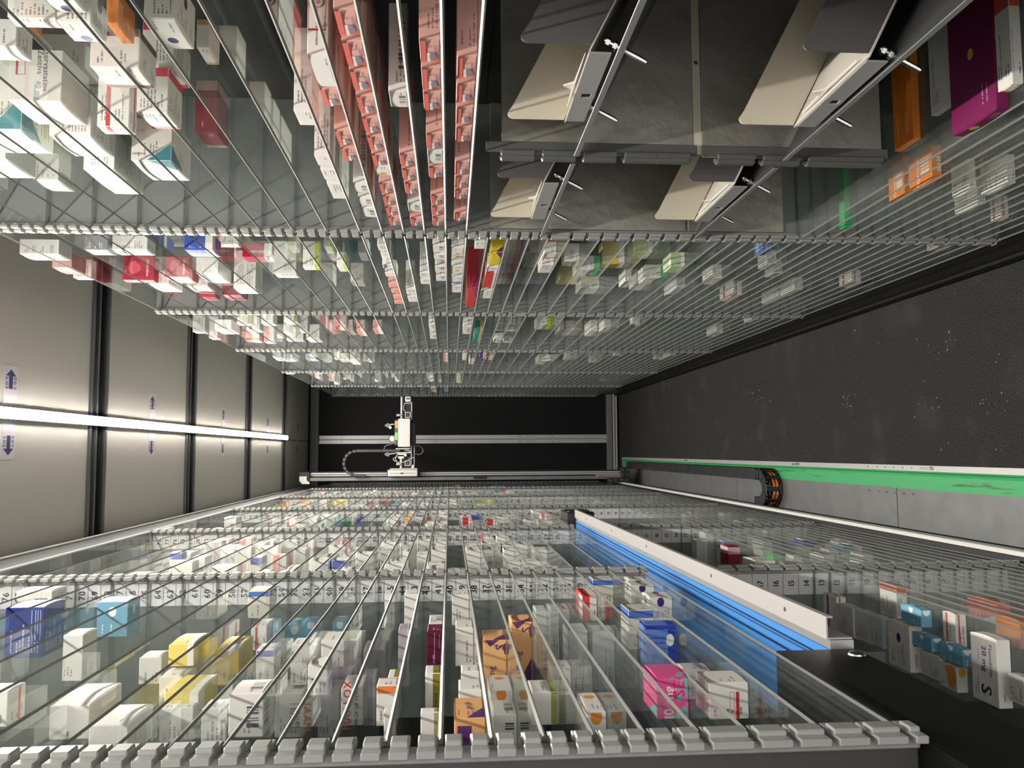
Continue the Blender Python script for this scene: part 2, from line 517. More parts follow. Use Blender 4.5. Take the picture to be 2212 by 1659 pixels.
CARTONS=[
('R',0,0.5348,0.4851,1.1695,0.0861,0.0730,0.0700,'atorva'),
('R',0,0.6252,0.4736,1.2478,0.1006,0.1257,0.0726,'teal'),
('R',0,0.7134,0.4754,1.3791,0.1002,0.0350,0.0805,'whitelight'),
('R',0,0.5348,0.4732,1.2669,0.0898,0.0651,0.0598,'white'),
('R',0,0.5348,0.4525,1.3577,0.1292,0.0794,0.0477,'green'),
('R',0,0.7134,0.4994,1.5611,0.0693,0.0501,0.0437,'white'),
('R',0,0.4464,0.4689,1.3569,0.1007,0.0689,0.0626,'teal'),
('R',0,0.3808,0.4599,1.1373,0.0604,0.0627,0.0406,'redstrip'),
('R',0,0.3808,0.5348,1.1561,0.0750,0.0621,0.0425,'redstrip'),
('R',0,0.3154,0.4987,0.9578,0.0750,0.0532,0.0347,'purpledot'),
('R',0,0.3808,0.4570,0.8922,0.0434,0.0350,0.0348,'purpledot'),
('R',0,0.3808,0.4635,0.8412,0.0435,0.0350,0.0323,'purpledot'),
('R',0,0.3808,0.4725,1.0304,0.0600,0.0489,0.0581,'brownflap'),
('R',0,0.3808,0.4946,0.9646,0.0500,0.0373,0.0138,'orange'),
('R',0,0.3154,0.5313,1.0939,0.0500,0.0383,0.0162,'orangeflap'),
('R',0,0.4464,0.4543,1.1775,0.0300,0.0846,0.0427,'redline'),
('R',0,0.3808,0.5255,1.3758,0.0733,0.0873,0.0355,'crimson'),
('R',0,0.5348,0.5030,1.0469,0.0400,0.0350,0.0546,'white'),
('R',0,0.4464,0.4929,0.9552,0.0230,0.0350,0.0525,'white'),
('R',0,-0.0316,0.4527,0.9335,0.0560,0.1150,0.0235,'pink'),
('R',0,-0.0316,0.4527,1.0052,0.0543,0.1150,0.0235,'pink'),
('R',0,-0.0316,0.4527,1.0761,0.0562,0.1150,0.0235,'pink'),
('R',0,-0.0316,0.4527,1.1448,0.0550,0.1150,0.0235,'pink'),
('R',0,-0.0316,0.4527,1.2839,0.0586,0.1150,0.0235,'pink'),
('R',0,-0.0316,0.4527,1.3535,0.0579,0.1150,0.0235,'pink'),
('R',0,-0.0316,0.4527,1.4236,0.0562,0.1150,0.0235,'pink'),
('R',0,-0.0316,0.4527,1.5671,0.0523,0.1150,0.0235,'pink'),
('R',0,0.0104,0.4527,0.8950,0.0536,0.1150,0.0235,'pink'),
('R',0,0.0104,0.4527,0.9641,0.0573,0.1150,0.0235,'pink'),
('R',0,0.0104,0.4527,1.0329,0.0545,0.1150,0.0235,'pink'),
('R',0,0.0104,0.4527,1.1709,0.0576,0.1150,0.0235,'pink'),
('R',0,0.0104,0.4527,1.2395,0.0586,0.1150,0.0235,'whitecode'),
('R',0,0.0104,0.4527,1.3105,0.0542,0.1150,0.0235,'pink'),
('R',0,0.0104,0.4527,1.4589,0.0535,0.1150,0.0235,'pink'),
('R',0,0.0104,0.4527,1.5265,0.0557,0.1150,0.0235,'pink'),
('R',0,0.0104,0.4527,1.5975,0.0611,0.1150,0.0235,'pink'),
('R',0,0.0534,0.4527,1.0329,0.0502,0.1150,0.0235,'whitecode'),
('R',0,0.0534,0.4527,1.2546,0.0558,0.1150,0.0235,'pink'),
('R',0,0.0534,0.4527,1.3231,0.0553,0.1150,0.0235,'pink'),
('R',0,0.0534,0.4527,1.3924,0.0588,0.1150,0.0235,'pink'),
('R',0,0.0534,0.4527,1.5125,0.0546,0.1150,0.0235,'whitecode'),
('R',0,0.0534,0.4527,1.6068,0.0551,0.1150,0.0235,'pink'),
('R',0,0.0956,0.4527,0.8385,0.0535,0.1150,0.0235,'pink'),
('R',0,0.0956,0.4527,0.9058,0.0571,0.1150,0.0235,'pink'),
('R',0,0.0956,0.4527,0.9766,0.0563,0.1150,0.0235,'pink'),
('R',0,0.0956,0.4527,1.0487,0.0548,0.1150,0.0235,'pink'),
('R',0,0.0956,0.4527,1.1184,0.0524,0.1150,0.0235,'pink'),
('R',0,0.0956,0.4527,1.1860,0.0554,0.1150,0.0235,'pink'),
('R',0,0.0956,0.4527,1.2604,0.0459,0.1150,0.0235,'pink'),
('R',0,0.0956,0.4527,1.3126,0.0477,0.1150,0.0235,'oranged'),
('R',0,0.0956,0.4527,1.3971,0.0541,0.1150,0.0235,'pink'),
('R',0,0.0956,0.4527,1.4667,0.0513,0.1150,0.0235,'pink'),
('R',0,0.0956,0.4527,1.5350,0.0532,0.1150,0.0235,'pink'),
('R',0,0.0956,0.4527,1.6006,0.0580,0.1150,0.0235,'pink'),
('R',0,0.1389,0.4527,0.9420,0.0845,0.1150,0.0235,'pregnant'),
('R',0,0.1389,0.4527,1.0291,0.0541,0.1150,0.0235,'pink'),
('R',0,0.1389,0.4527,1.1675,0.0536,0.1150,0.0235,'pink'),
('R',0,0.1389,0.4527,1.2358,0.0542,0.1150,0.0235,'pink'),
('R',0,0.1389,0.4527,1.4019,0.0519,0.1150,0.0235,'whitecode'),
('R',0,0.1389,0.4527,1.4799,0.0523,0.1150,0.0235,'whitecode'),
('R',0,0.1389,0.4527,1.5436,0.0663,0.1150,0.0235,'whitecode'),
('R',0,0.1832,0.4527,1.2740,0.0448,0.1150,0.0235,'white'),
('R',0,0.1832,0.4527,1.3360,0.0517,0.1150,0.0235,'white'),
('R',0,0.1832,0.4527,1.4042,0.0890,0.1150,0.0235,'white'),
('R',0,0.1832,0.4527,1.1035,0.0494,0.1150,0.0235,'white'),
('R',0,-0.7338,0.5000,1.1285,0.0531,0.1255,0.0120,'greywhite'),
('R',0,-0.7338,0.4676,0.9950,0.0295,0.1291,0.0148,'redtag'),
('R',0,-0.7338,0.4466,1.0255,0.0985,0.1716,0.0169,'magenta'),
('R',0,-0.8321,0.4607,1.4357,0.0535,0.0744,0.0120,'optim'),
('R',0,-0.8321,0.4583,1.3379,0.0714,0.0581,0.0176,'optim'),
('R',0,-0.7338,0.4839,1.2307,0.0571,0.1501,0.0120,'orange'),
('R',0,-0.7993,0.4450,1.6002,0.0233,0.1234,0.0120,'green2'),
('R',0,-0.9632,0.4530,1.3388,0.0728,0.0506,0.0147,'white'),
('R',0,-0.9959,0.4563,1.4691,0.0717,0.0510,0.0161,'white'),
('R',0,-1.0942,0.4532,1.5461,0.0311,0.0447,0.0170,'redline'),
('R',0,-0.9304,0.4584,1.3958,0.0510,0.0566,0.0138,'white'),
('R',1,0.9105,0.4658,2.0088,0.0682,0.0350,0.0883,'white'),
('R',1,0.9105,0.4493,2.0780,0.0800,0.0372,0.0456,'rose'),
('R',1,0.8014,0.4773,2.0098,0.0567,0.0350,0.0519,'greyly'),
('R',1,0.7134,0.4803,2.0175,0.0570,0.0350,0.0805,'white'),
('R',1,0.8014,0.4699,2.3214,0.0400,0.0657,0.0816,'crimsontext'),
('R',1,0.7134,0.4830,2.3372,0.0896,0.0574,0.0642,'crimsontext'),
('R',1,0.8014,0.4847,2.4453,0.1272,0.0373,0.0577,'white'),
('R',1,0.6252,0.4861,2.2992,0.1386,0.0440,0.0581,'whitelight'),
('R',1,0.7134,0.4933,2.5186,0.1022,0.0350,0.0609,'white'),
('R',1,0.6252,0.4735,2.5489,0.0933,0.0350,0.0532,'crimson'),
('R',1,0.5348,0.4535,2.3420,0.0822,0.1063,0.0592,'white'),
('R',1,0.4464,0.4928,2.1285,0.0623,0.0350,0.0736,'helic'),
('R',1,0.5348,0.4591,1.9210,0.0683,0.0350,0.0633,'bluefl'),
('R',1,0.5348,0.5281,2.1463,0.0340,0.0350,0.0825,'redline'),
('R',1,0.3808,0.4458,2.0992,0.0600,0.0806,0.0553,'greywhite'),
('R',1,0.3154,0.4478,2.0417,0.0300,0.0651,0.0392,'lime'),
('R',1,0.2492,0.5992,2.5132,0.1156,0.0350,0.0511,'tealfront'),
('R',1,-0.0316,0.4487,1.8277,0.0776,0.0350,0.0281,'oranged'),
('R',1,-0.0767,0.4487,2.2832,0.3147,0.1163,0.0276,'redtop'),
('R',1,-0.1188,0.4487,1.8670,0.1294,0.0350,0.0246,'yellowpurple'),
('R',1,-0.1188,0.4487,2.0890,0.1883,0.0350,0.0275,'redtext'),
('R',1,-0.3768,0.4571,2.0708,0.0874,0.0350,0.0566,'greenpink'),
('R',1,-0.5703,0.4561,2.1588,0.0833,0.0350,0.0573,'greenpink'),
('R',1,-0.3768,0.5050,2.4024,0.0995,0.0350,0.0566,'yellow'),
('R',1,-0.4410,0.4722,2.0718,0.0522,0.0580,0.0567,'yellow'),
('R',1,-0.4410,0.4820,2.4355,0.1000,0.0350,0.0567,'white'),
('R',1,-0.6682,0.4657,2.3285,0.1382,0.0350,0.0252,'blueedge'),
('R',1,-0.5055,0.4956,2.0422,0.0735,0.0350,0.0449,'palegreen'),
('R',1,-0.5703,0.4480,1.9834,0.0769,0.0350,0.0349,'palegreen'),
('R',1,-0.8321,0.4463,2.3241,0.1216,0.0391,0.0253,'redline'),
('R',1,-1.1270,0.4590,1.7997,0.0456,0.0350,0.0253,'redline'),
('R',2,-0.5055,0.4967,3.3851,0.1746,0.0375,0.0570,'redline'),
('L',0,0.6533,0.2462,1.4380,0.0769,0.0794,0.0594,'blue'),
('L',0,0.7202,0.2475,1.6133,0.0614,0.0437,0.0626,'whitecode'),
('L',0,0.5192,0.2385,1.4307,0.0552,0.0554,0.0479,'lightblue'),
('L',0,0.5192,0.2562,1.2640,0.0499,0.0636,0.0271,'white'),
('L',0,0.3862,0.2695,0.9628,0.0905,0.0350,0.0412,'whitelight'),
('L',0,0.3182,0.2681,0.8869,0.0716,0.0350,0.0375,'whitelight'),
('L',0,0.2741,0.2616,0.9713,0.0788,0.0350,0.0366,'yellow'),
('L',0,0.2741,0.2547,1.1486,0.0810,0.0467,0.0296,'yellowwin'),
('L',0,0.2741,0.2713,0.9520,0.0184,0.0355,0.0356,'white'),
('L',0,0.3182,0.2376,1.1025,0.0677,0.0266,0.0309,'yellow'),
('L',0,0.3182,0.2682,1.0680,0.0459,0.0350,0.0299,'white'),
('L',0,0.3182,0.2438,1.5475,0.0645,0.0471,0.0374,'creamblue'),
('L',0,0.2741,0.2596,1.3174,0.0624,0.0350,0.0232,'redline'),
('L',0,0.2290,0.2725,1.3807,0.0696,0.0350,0.0311,'lightblue'),
('L',0,0.1855,0.3045,1.5766,0.0536,0.0350,0.0260,'lightblue'),
('L',0,0.2290,0.2570,1.1491,0.0447,0.0427,0.0233,'blueline'),
('L',0,0.1855,0.2685,1.2290,0.0461,0.0350,0.0360,'white'),
('L',0,0.1427,0.2544,1.1834,0.0612,0.0350,0.0305,'white'),
('L',0,0.1427,0.3017,1.4110,0.0735,0.0665,0.0263,'white'),
('L',0,0.1855,0.2740,1.1441,0.0443,0.0277,0.0214,'white'),
('L',0,0.1427,0.2477,1.0255,0.0419,0.0350,0.0225,'white'),
('L',0,0.1855,0.2396,0.8819,0.0539,0.0423,0.0339,'whitecode'),
('L',0,0.1855,0.3056,1.1221,0.0687,0.0547,0.0360,'whitecode'),
('L',0,0.1427,0.3103,1.1350,0.0670,0.0555,0.0268,'greywhite'),
('L',0,0.0979,0.2666,0.9934,0.0578,0.0414,0.0246,'maalox'),
('L',0,0.0979,0.2978,1.1663,0.0400,0.0647,0.0167,'purplewhite'),
('L',0,0.1427,0.3220,1.2647,0.0632,0.0350,0.0306,'purplewhite'),
('L',0,0.0979,0.3005,1.3302,0.0655,0.0473,0.0329,'purplegrey'),
('L',0,0.0979,0.3040,1.4100,0.0847,0.0350,0.0271,'white'),
('L',0,0.0979,0.2529,1.5448,0.0467,0.0626,0.0178,'white'),
('L',0,0.0539,0.2408,1.4671,0.0545,0.0557,0.0226,'white'),
('L',0,0.0539,0.2408,1.1794,0.0447,0.0754,0.0155,'purplegrey'),
('L',0,0.0539,0.2408,0.9038,0.0312,0.0407,0.0213,'whiteorange'),
('L',0,0.0539,0.2598,0.8830,0.0140,0.0350,0.0120,'white'),
('L',0,0.0539,0.2408,0.9359,0.0340,0.0412,0.0120,'olive'),
('L',0,0.0097,0.2408,1.1673,0.0472,0.0462,0.0205,'burgundy'),
('L',0,0.0097,0.2408,1.2201,0.0626,0.0350,0.0194,'whitecode'),
('L',0,0.0097,0.2408,0.9485,0.0351,0.0384,0.0167,'olive'),
('L',0,0.0097,0.2408,0.8096,0.0140,0.0350,0.0169,'greenwhite'),
('L',0,-0.0328,0.2408,1.4534,0.0488,0.0508,0.0287,'white'),
('L',0,-0.0328,0.2408,1.1844,0.0556,0.0515,0.0247,'white'),
('L',0,-0.0328,0.2408,0.9528,0.0291,0.0350,0.0199,'white'),
('L',0,-0.0328,0.2408,0.8797,0.0413,0.0350,0.0232,'white'),
('L',0,-0.0328,0.2408,0.7892,0.0640,0.0350,0.0282,'orangegraph'),
('L',0,-0.0763,0.2524,1.1585,0.0665,0.0736,0.0305,'orangetall'),
('L',0,-0.1182,0.2442,1.2340,0.0564,0.0847,0.0298,'orangetall'),
('L',0,-0.0763,0.2868,1.0435,0.0694,0.0350,0.0275,'oranged'),
('L',0,-0.0763,0.2973,0.9807,0.0587,0.0350,0.0275,'whitecode'),
('L',0,-0.1621,0.2648,1.4238,0.0561,0.0927,0.0188,'greywhite'),
('L',0,-0.2081,0.2736,1.4797,0.0683,0.1070,0.0333,'greywhite'),
('L',0,-0.2081,0.2686,1.2867,0.0523,0.0798,0.0311,'greywhite'),
('L',0,-0.2495,0.2720,1.2889,0.0484,0.0850,0.0339,'greywhite'),
('L',0,-0.1182,0.2610,0.9377,0.0497,0.0350,0.0288,'greenwhite'),
('L',0,-0.1621,0.2688,0.8890,0.0702,0.0350,0.0205,'oranged'),
('L',0,-0.2495,0.2440,1.4402,0.0784,0.0417,0.0253,'redtag2'),
('L',0,-0.3148,0.2465,1.6325,0.0556,0.0520,0.0403,'creamblue'),
('L',0,-0.3804,0.2489,1.6419,0.0462,0.0350,0.0334,'white'),
('L',0,-0.3804,0.2492,1.5747,0.0568,0.0350,0.0441,'purpledot'),
('L',0,-0.3804,0.2497,1.4462,0.0577,0.0399,0.0397,'purpledot'),
('L',0,-0.3148,0.2452,1.3091,0.0602,0.0590,0.0395,'creamblue'),
('L',0,-0.3148,0.2417,1.1786,0.0358,0.0564,0.0437,'bluegrad'),
('L',0,-0.2495,0.2378,0.8896,0.0623,0.0409,0.0339,'pinkteal'),
('L',0,-0.3148,0.2440,0.8925,0.0493,0.0373,0.0425,'redlabel'),
('L',0,-0.3148,0.2635,1.0240,0.0338,0.0350,0.0337,'greywhite'),
('L',0,-0.1621,0.2865,1.1451,0.0383,0.0371,0.0277,'white'),
('L',0,0.2290,0.2617,0.9118,0.0342,0.0350,0.0250,'greywhite'),
('L',0,0.3862,0.2731,1.1921,0.0418,0.0350,0.0295,'white'),
('L',0,0.4538,0.2440,0.9275,0.0372,0.0350,0.0295,'redline'),
('L',0,-0.7437,0.2533,1.0939,0.0567,0.0886,0.0192,'fluo'),
('L',0,-0.7437,0.2778,1.3060,0.0657,0.0717,0.0215,'purpledot'),
('L',0,-0.7437,0.2757,1.5631,0.0569,0.0749,0.0185,'textwhite'),
('L',0,-0.8107,0.2423,1.4676,0.0579,0.0568,0.0201,'redtag'),
('L',0,-0.7772,0.2479,1.2422,0.0328,0.0482,0.0177,'redtri'),
('L',0,-0.7437,0.2846,1.2512,0.0538,0.0210,0.0172,'lightblue'),
('L',0,-0.7437,0.2845,1.1784,0.0580,0.0251,0.0142,'lightblue'),
('L',0,-0.7437,0.3097,1.2353,0.0492,0.0350,0.0156,'greywhite'),
('L',0,-0.7437,0.3136,1.1915,0.0428,0.0350,0.0164,'fruit'),
('L',0,-0.7437,0.2857,1.4952,0.0669,0.0539,0.0205,'greywhite'),
('L',0,-0.7437,0.2849,1.4392,0.0550,0.0503,0.0174,'greywhite'),
('L',0,-0.7437,0.2839,1.3930,0.0451,0.0488,0.0191,'lightgrey'),
('L',0,-0.8442,0.2492,1.1898,0.0545,0.0396,0.0196,'orange'),
('L',0,-0.9112,0.2494,1.3354,0.0783,0.0350,0.0235,'redteal'),
('L',0,-0.7437,0.2473,1.2765,0.0587,0.0265,0.0175,'lightblue'),
('L',0,-0.7437,0.2916,1.0496,0.0309,0.0350,0.0144,'white'),
('L',1,-0.0763,0.2449,2.1310,0.0790,0.1214,0.0360,'white'),
('L',1,-0.1621,0.2428,2.1345,0.0614,0.1068,0.0265,'white'),
('L',1,0.5852,0.2545,2.3757,0.0668,0.0938,0.0359,'white'),
('L',1,-0.1621,0.2480,2.2740,0.0428,0.0721,0.0364,'textwhite'),
('L',1,-0.2495,0.2509,2.1709,0.0779,0.1011,0.0339,'white'),
('L',1,0.1855,0.2477,1.8300,0.0583,0.1031,0.0360,'whitecode'),
('L',1,0.2290,0.2594,1.8503,0.0631,0.0718,0.0376,'white'),
('L',1,0.0097,0.2511,1.9430,0.0430,0.0710,0.0367,'white'),
('L',1,0.0097,0.2427,2.3277,0.0589,0.1040,0.0269,'whitecode'),
('L',1,0.0979,0.2410,1.8757,0.0407,0.0946,0.0373,'white'),
('L',1,0.2741,0.2501,2.0730,0.0843,0.1162,0.0347,'greywhite'),
('L',1,0.2741,0.2454,2.2697,0.0400,0.1219,0.0366,'white'),
('L',1,0.0097,0.2455,1.7943,0.0848,0.1061,0.0367,'white'),
('L',1,0.1855,0.2428,2.0919,0.0404,0.1066,0.0360,'white'),
('L',1,-0.2495,0.2619,2.2772,0.0686,0.0709,0.0329,'white'),
('L',1,-0.1182,0.2608,2.2759,0.0775,0.0781,0.0335,'whitecode'),
('L',1,0.2290,0.2602,2.2183,0.0726,0.0795,0.0376,'greywhite'),
('L',1,0.0097,0.2612,2.0090,0.0516,0.1194,0.0367,'white'),
('L',1,0.5192,0.2470,2.2861,0.0457,0.0988,0.0429,'white'),
('L',1,0.2741,0.2447,1.9658,0.0737,0.0741,0.0344,'white'),
('L',1,0.0539,0.2624,1.8757,0.0639,0.1284,0.0232,'textwhite'),
('L',1,-0.1621,0.2562,1.7749,0.0663,0.0784,0.0212,'whitecode'),
('L',1,0.0979,0.2606,2.0740,0.0461,0.0743,0.0359,'white'),
('L',1,0.3862,0.2600,2.3248,0.0757,0.1249,0.0323,'white'),
('L',1,-0.0328,0.2491,1.7719,0.0825,0.0718,0.0350,'greywhite'),
('L',1,0.6533,0.2568,2.5870,0.0674,0.0748,0.0424,'redline'),
('L',1,0.0097,0.2426,2.1384,0.0820,0.1116,0.0360,'whitelight'),
('L',1,-0.1621,0.2517,1.9577,0.0413,0.1061,0.0364,'white'),
('L',1,0.2741,0.2604,2.5384,0.0633,0.1152,0.0320,'pinkwhite'),
('L',1,0.0979,0.2602,2.4366,0.0582,0.0850,0.0373,'white'),
('L',1,0.0539,0.2589,2.5412,0.0777,0.1209,0.0365,'whitecode'),
('L',1,0.4538,0.2517,2.1076,0.0603,0.0865,0.0275,'blueline'),
('L',1,0.5852,0.2476,1.9982,0.0525,0.1065,0.0437,'whitecode'),
('L',1,-0.2495,0.2460,1.7812,0.0409,0.0782,0.0339,'whitecode'),
('L',1,0.3862,0.2552,1.8498,0.0759,0.1290,0.0240,'whitelight'),
('L',1,0.0539,0.2565,2.1481,0.0831,0.1111,0.0270,'white'),
('L',1,-0.1621,0.2427,2.4708,0.0625,0.1298,0.0256,'white'),
('L',1,0.0097,0.2529,2.5373,0.0458,0.0972,0.0367,'greywhite'),
('L',1,0.4538,0.2623,2.5911,0.0496,0.1240,0.0543,'whitelight'),
('L',1,-0.2081,0.2502,1.9436,0.0590,0.0865,0.0385,'white'),
('L',1,0.5852,0.2628,1.8797,0.0478,0.0901,0.0476,'white'),
('L',1,0.5192,0.2549,2.4465,0.0741,0.0964,0.0396,'whitelight'),
('L',1,0.6533,0.2516,2.2147,0.0642,0.0726,0.0521,'white'),
('L',1,0.3182,0.2467,2.5801,0.0430,0.1023,0.0345,'greywhite'),
('L',1,-0.1182,0.2523,2.5439,0.0622,0.0904,0.0344,'pinkwhite'),
('L',1,0.4538,0.2416,1.8702,0.0486,0.1071,0.0524,'white'),
('L',1,0.3862,0.2431,2.0620,0.0502,0.1112,0.0313,'pinkwhite'),
('L',1,-0.2495,0.2601,1.9290,0.0455,0.1006,0.0288,'blueline'),
('L',1,0.6533,0.2598,1.8947,0.0569,0.0948,0.0385,'white'),
('L',1,-0.2081,0.2459,2.2685,0.0687,0.1018,0.0385,'white'),
('L',1,0.3862,0.2528,2.4485,0.0727,0.0856,0.0234,'redline'),
('L',1,0.3182,0.2425,1.8105,0.0846,0.1256,0.0233,'textwhite'),
('L',1,-0.0763,0.2521,2.2704,0.0562,0.0922,0.0360,'white'),
('L',1,0.6533,0.2533,2.5003,0.0546,0.0751,0.0495,'greywhite'),
('L',1,0.4538,0.2468,2.2964,0.0405,0.0913,0.0424,'white'),
('L',1,0.1427,0.2521,2.2103,0.0552,0.1096,0.0353,'greywhite'),
('L',1,0.6533,0.2419,2.1392,0.0452,0.0765,0.0283,'blueline'),
('L',1,0.5852,0.2527,2.5774,0.0574,0.1263,0.0335,'pinkwhite'),
('L',1,0.5852,0.2488,2.0951,0.0593,0.0997,0.0300,'whitecode'),
('L',1,0.1427,0.2414,2.3163,0.0617,0.0862,0.0353,'whitecode'),
('L',1,0.2290,0.2605,2.3305,0.0664,0.1080,0.0343,'white'),
('L',1,0.2290,0.2430,1.9649,0.0593,0.0987,0.0376,'blueline'),
('L',1,-0.0763,0.2545,2.3629,0.0465,0.1276,0.0286,'white'),
('L',1,-0.9782,0.2514,2.0836,0.0521,0.1017,0.0260,'white'),
('L',1,-1.0787,0.2440,2.2197,0.0765,0.1114,0.0260,'white'),
('L',1,-0.9782,0.2424,2.2460,0.0565,0.0904,0.0260,'blueedge'),
('L',1,-1.0787,0.2588,1.8319,0.0769,0.1109,0.0260,'white'),
('L',1,-0.8107,0.2530,2.5758,0.0643,0.1229,0.0260,'white'),
('L',1,-1.0117,0.2542,2.2507,0.0767,0.0940,0.0260,'crimson'),
('L',1,-1.0117,0.2486,2.5983,0.0414,0.1136,0.0260,'redline'),
('L',1,-0.9112,0.2488,1.9672,0.0790,0.0931,0.0260,'white'),
('L',1,-1.0117,0.2415,2.0778,0.0658,0.1159,0.0260,'lightblue'),
('L',1,-0.7437,0.2574,2.4161,0.0500,0.0956,0.0336,'greywhite'),
('L',1,-0.8442,0.2540,1.9956,0.0480,0.1118,0.0213,'white'),
('L',1,-0.7437,0.2461,2.1413,0.0631,0.0921,0.0319,'crimson'),
('L',1,-0.8107,0.2609,2.4031,0.0609,0.1029,0.0260,'blueedge'),
('L',1,-0.7437,0.2518,1.9067,0.0826,0.1249,0.0480,'white'),
('L',1,-0.8442,0.2612,2.1791,0.0679,0.1290,0.0260,'white'),
('L',1,-0.8107,0.2549,2.0371,0.0602,0.1070,0.0216,'green2'),
('L',1,-0.9782,0.2561,1.9712,0.0717,0.0828,0.0260,'white'),
('L',1,-0.8107,0.2623,1.9272,0.0651,0.0859,0.0248,'crimson'),
('L',1,-1.0117,0.2500,1.9752,0.0657,0.1131,0.0260,'white'),
('L',1,-1.0452,0.2548,2.2366,0.0442,0.0943,0.0260,'white'),
('L',1,-0.9447,0.2450,1.8422,0.0641,0.1173,0.0260,'white'),
('L',1,-0.8777,0.2455,2.2689,0.0820,0.1113,0.0260,'greywhite'),
('L',1,-1.0452,0.2426,2.0971,0.0715,0.0936,0.0260,'white'),
('L',1,-0.9112,0.2488,2.3539,0.0464,0.0754,0.0260,'lightblue'),
('R',2,0.6252,0.4604,3.0180,0.0700,0.1222,0.0424,'white'),
('R',2,0.7134,0.4651,3.0722,0.0438,0.1176,0.0511,'greenwhite'),
('R',2,0.7134,0.4635,3.2039,0.0757,0.0854,0.0497,'textwhite'),
('R',2,0.5348,0.4605,2.9848,0.0711,0.1033,0.0462,'greenwhite'),
('R',2,0.7134,0.4516,3.4621,0.0660,0.1030,0.0398,'pinkwhite'),
('R',2,0.3808,0.4601,3.1198,0.0731,0.0851,0.0466,'pinkwhite'),
('L',2,-0.0328,0.2423,2.7720,0.0483,0.1017,0.0350,'redline'),
('L',2,0.8065,0.2413,3.2900,0.0831,0.1024,0.0443,'whitecode'),
('L',2,-0.3804,0.2568,3.1330,0.0768,0.0775,0.0525,'whitelight'),
('L',2,0.4538,0.2435,3.4020,0.0494,0.1281,0.0513,'white'),
('L',2,0.7202,0.2529,2.7624,0.0472,0.1130,0.0544,'white'),
('L',2,0.5192,0.2557,3.0813,0.0430,0.1188,0.0472,'white'),
('L',2,0.0097,0.2423,2.9658,0.0628,0.1100,0.0367,'whitelight'),
('L',2,0.0979,0.2553,2.8031,0.0748,0.0990,0.0373,'whitecode'),
('L',2,0.9187,0.2436,2.8590,0.0689,0.1172,0.0225,'whitecode'),
('L',2,0.0539,0.2522,3.3508,0.0627,0.1268,0.0365,'pinkwhite'),
('L',2,-0.2081,0.2462,3.2636,0.0685,0.1072,0.0385,'whitecode'),
('L',2,-0.8442,0.2486,2.8034,0.0587,0.1098,0.0221,'whitecode'),
('L',2,-1.0787,0.2514,3.0015,0.0768,0.0989,0.0260,'lightblue'),
('L',2,-1.0117,0.2414,2.8378,0.0681,0.1027,0.0260,'whitecode'),
('L',2,-1.1457,0.2551,3.0925,0.0671,0.1117,0.0233,'redline')]
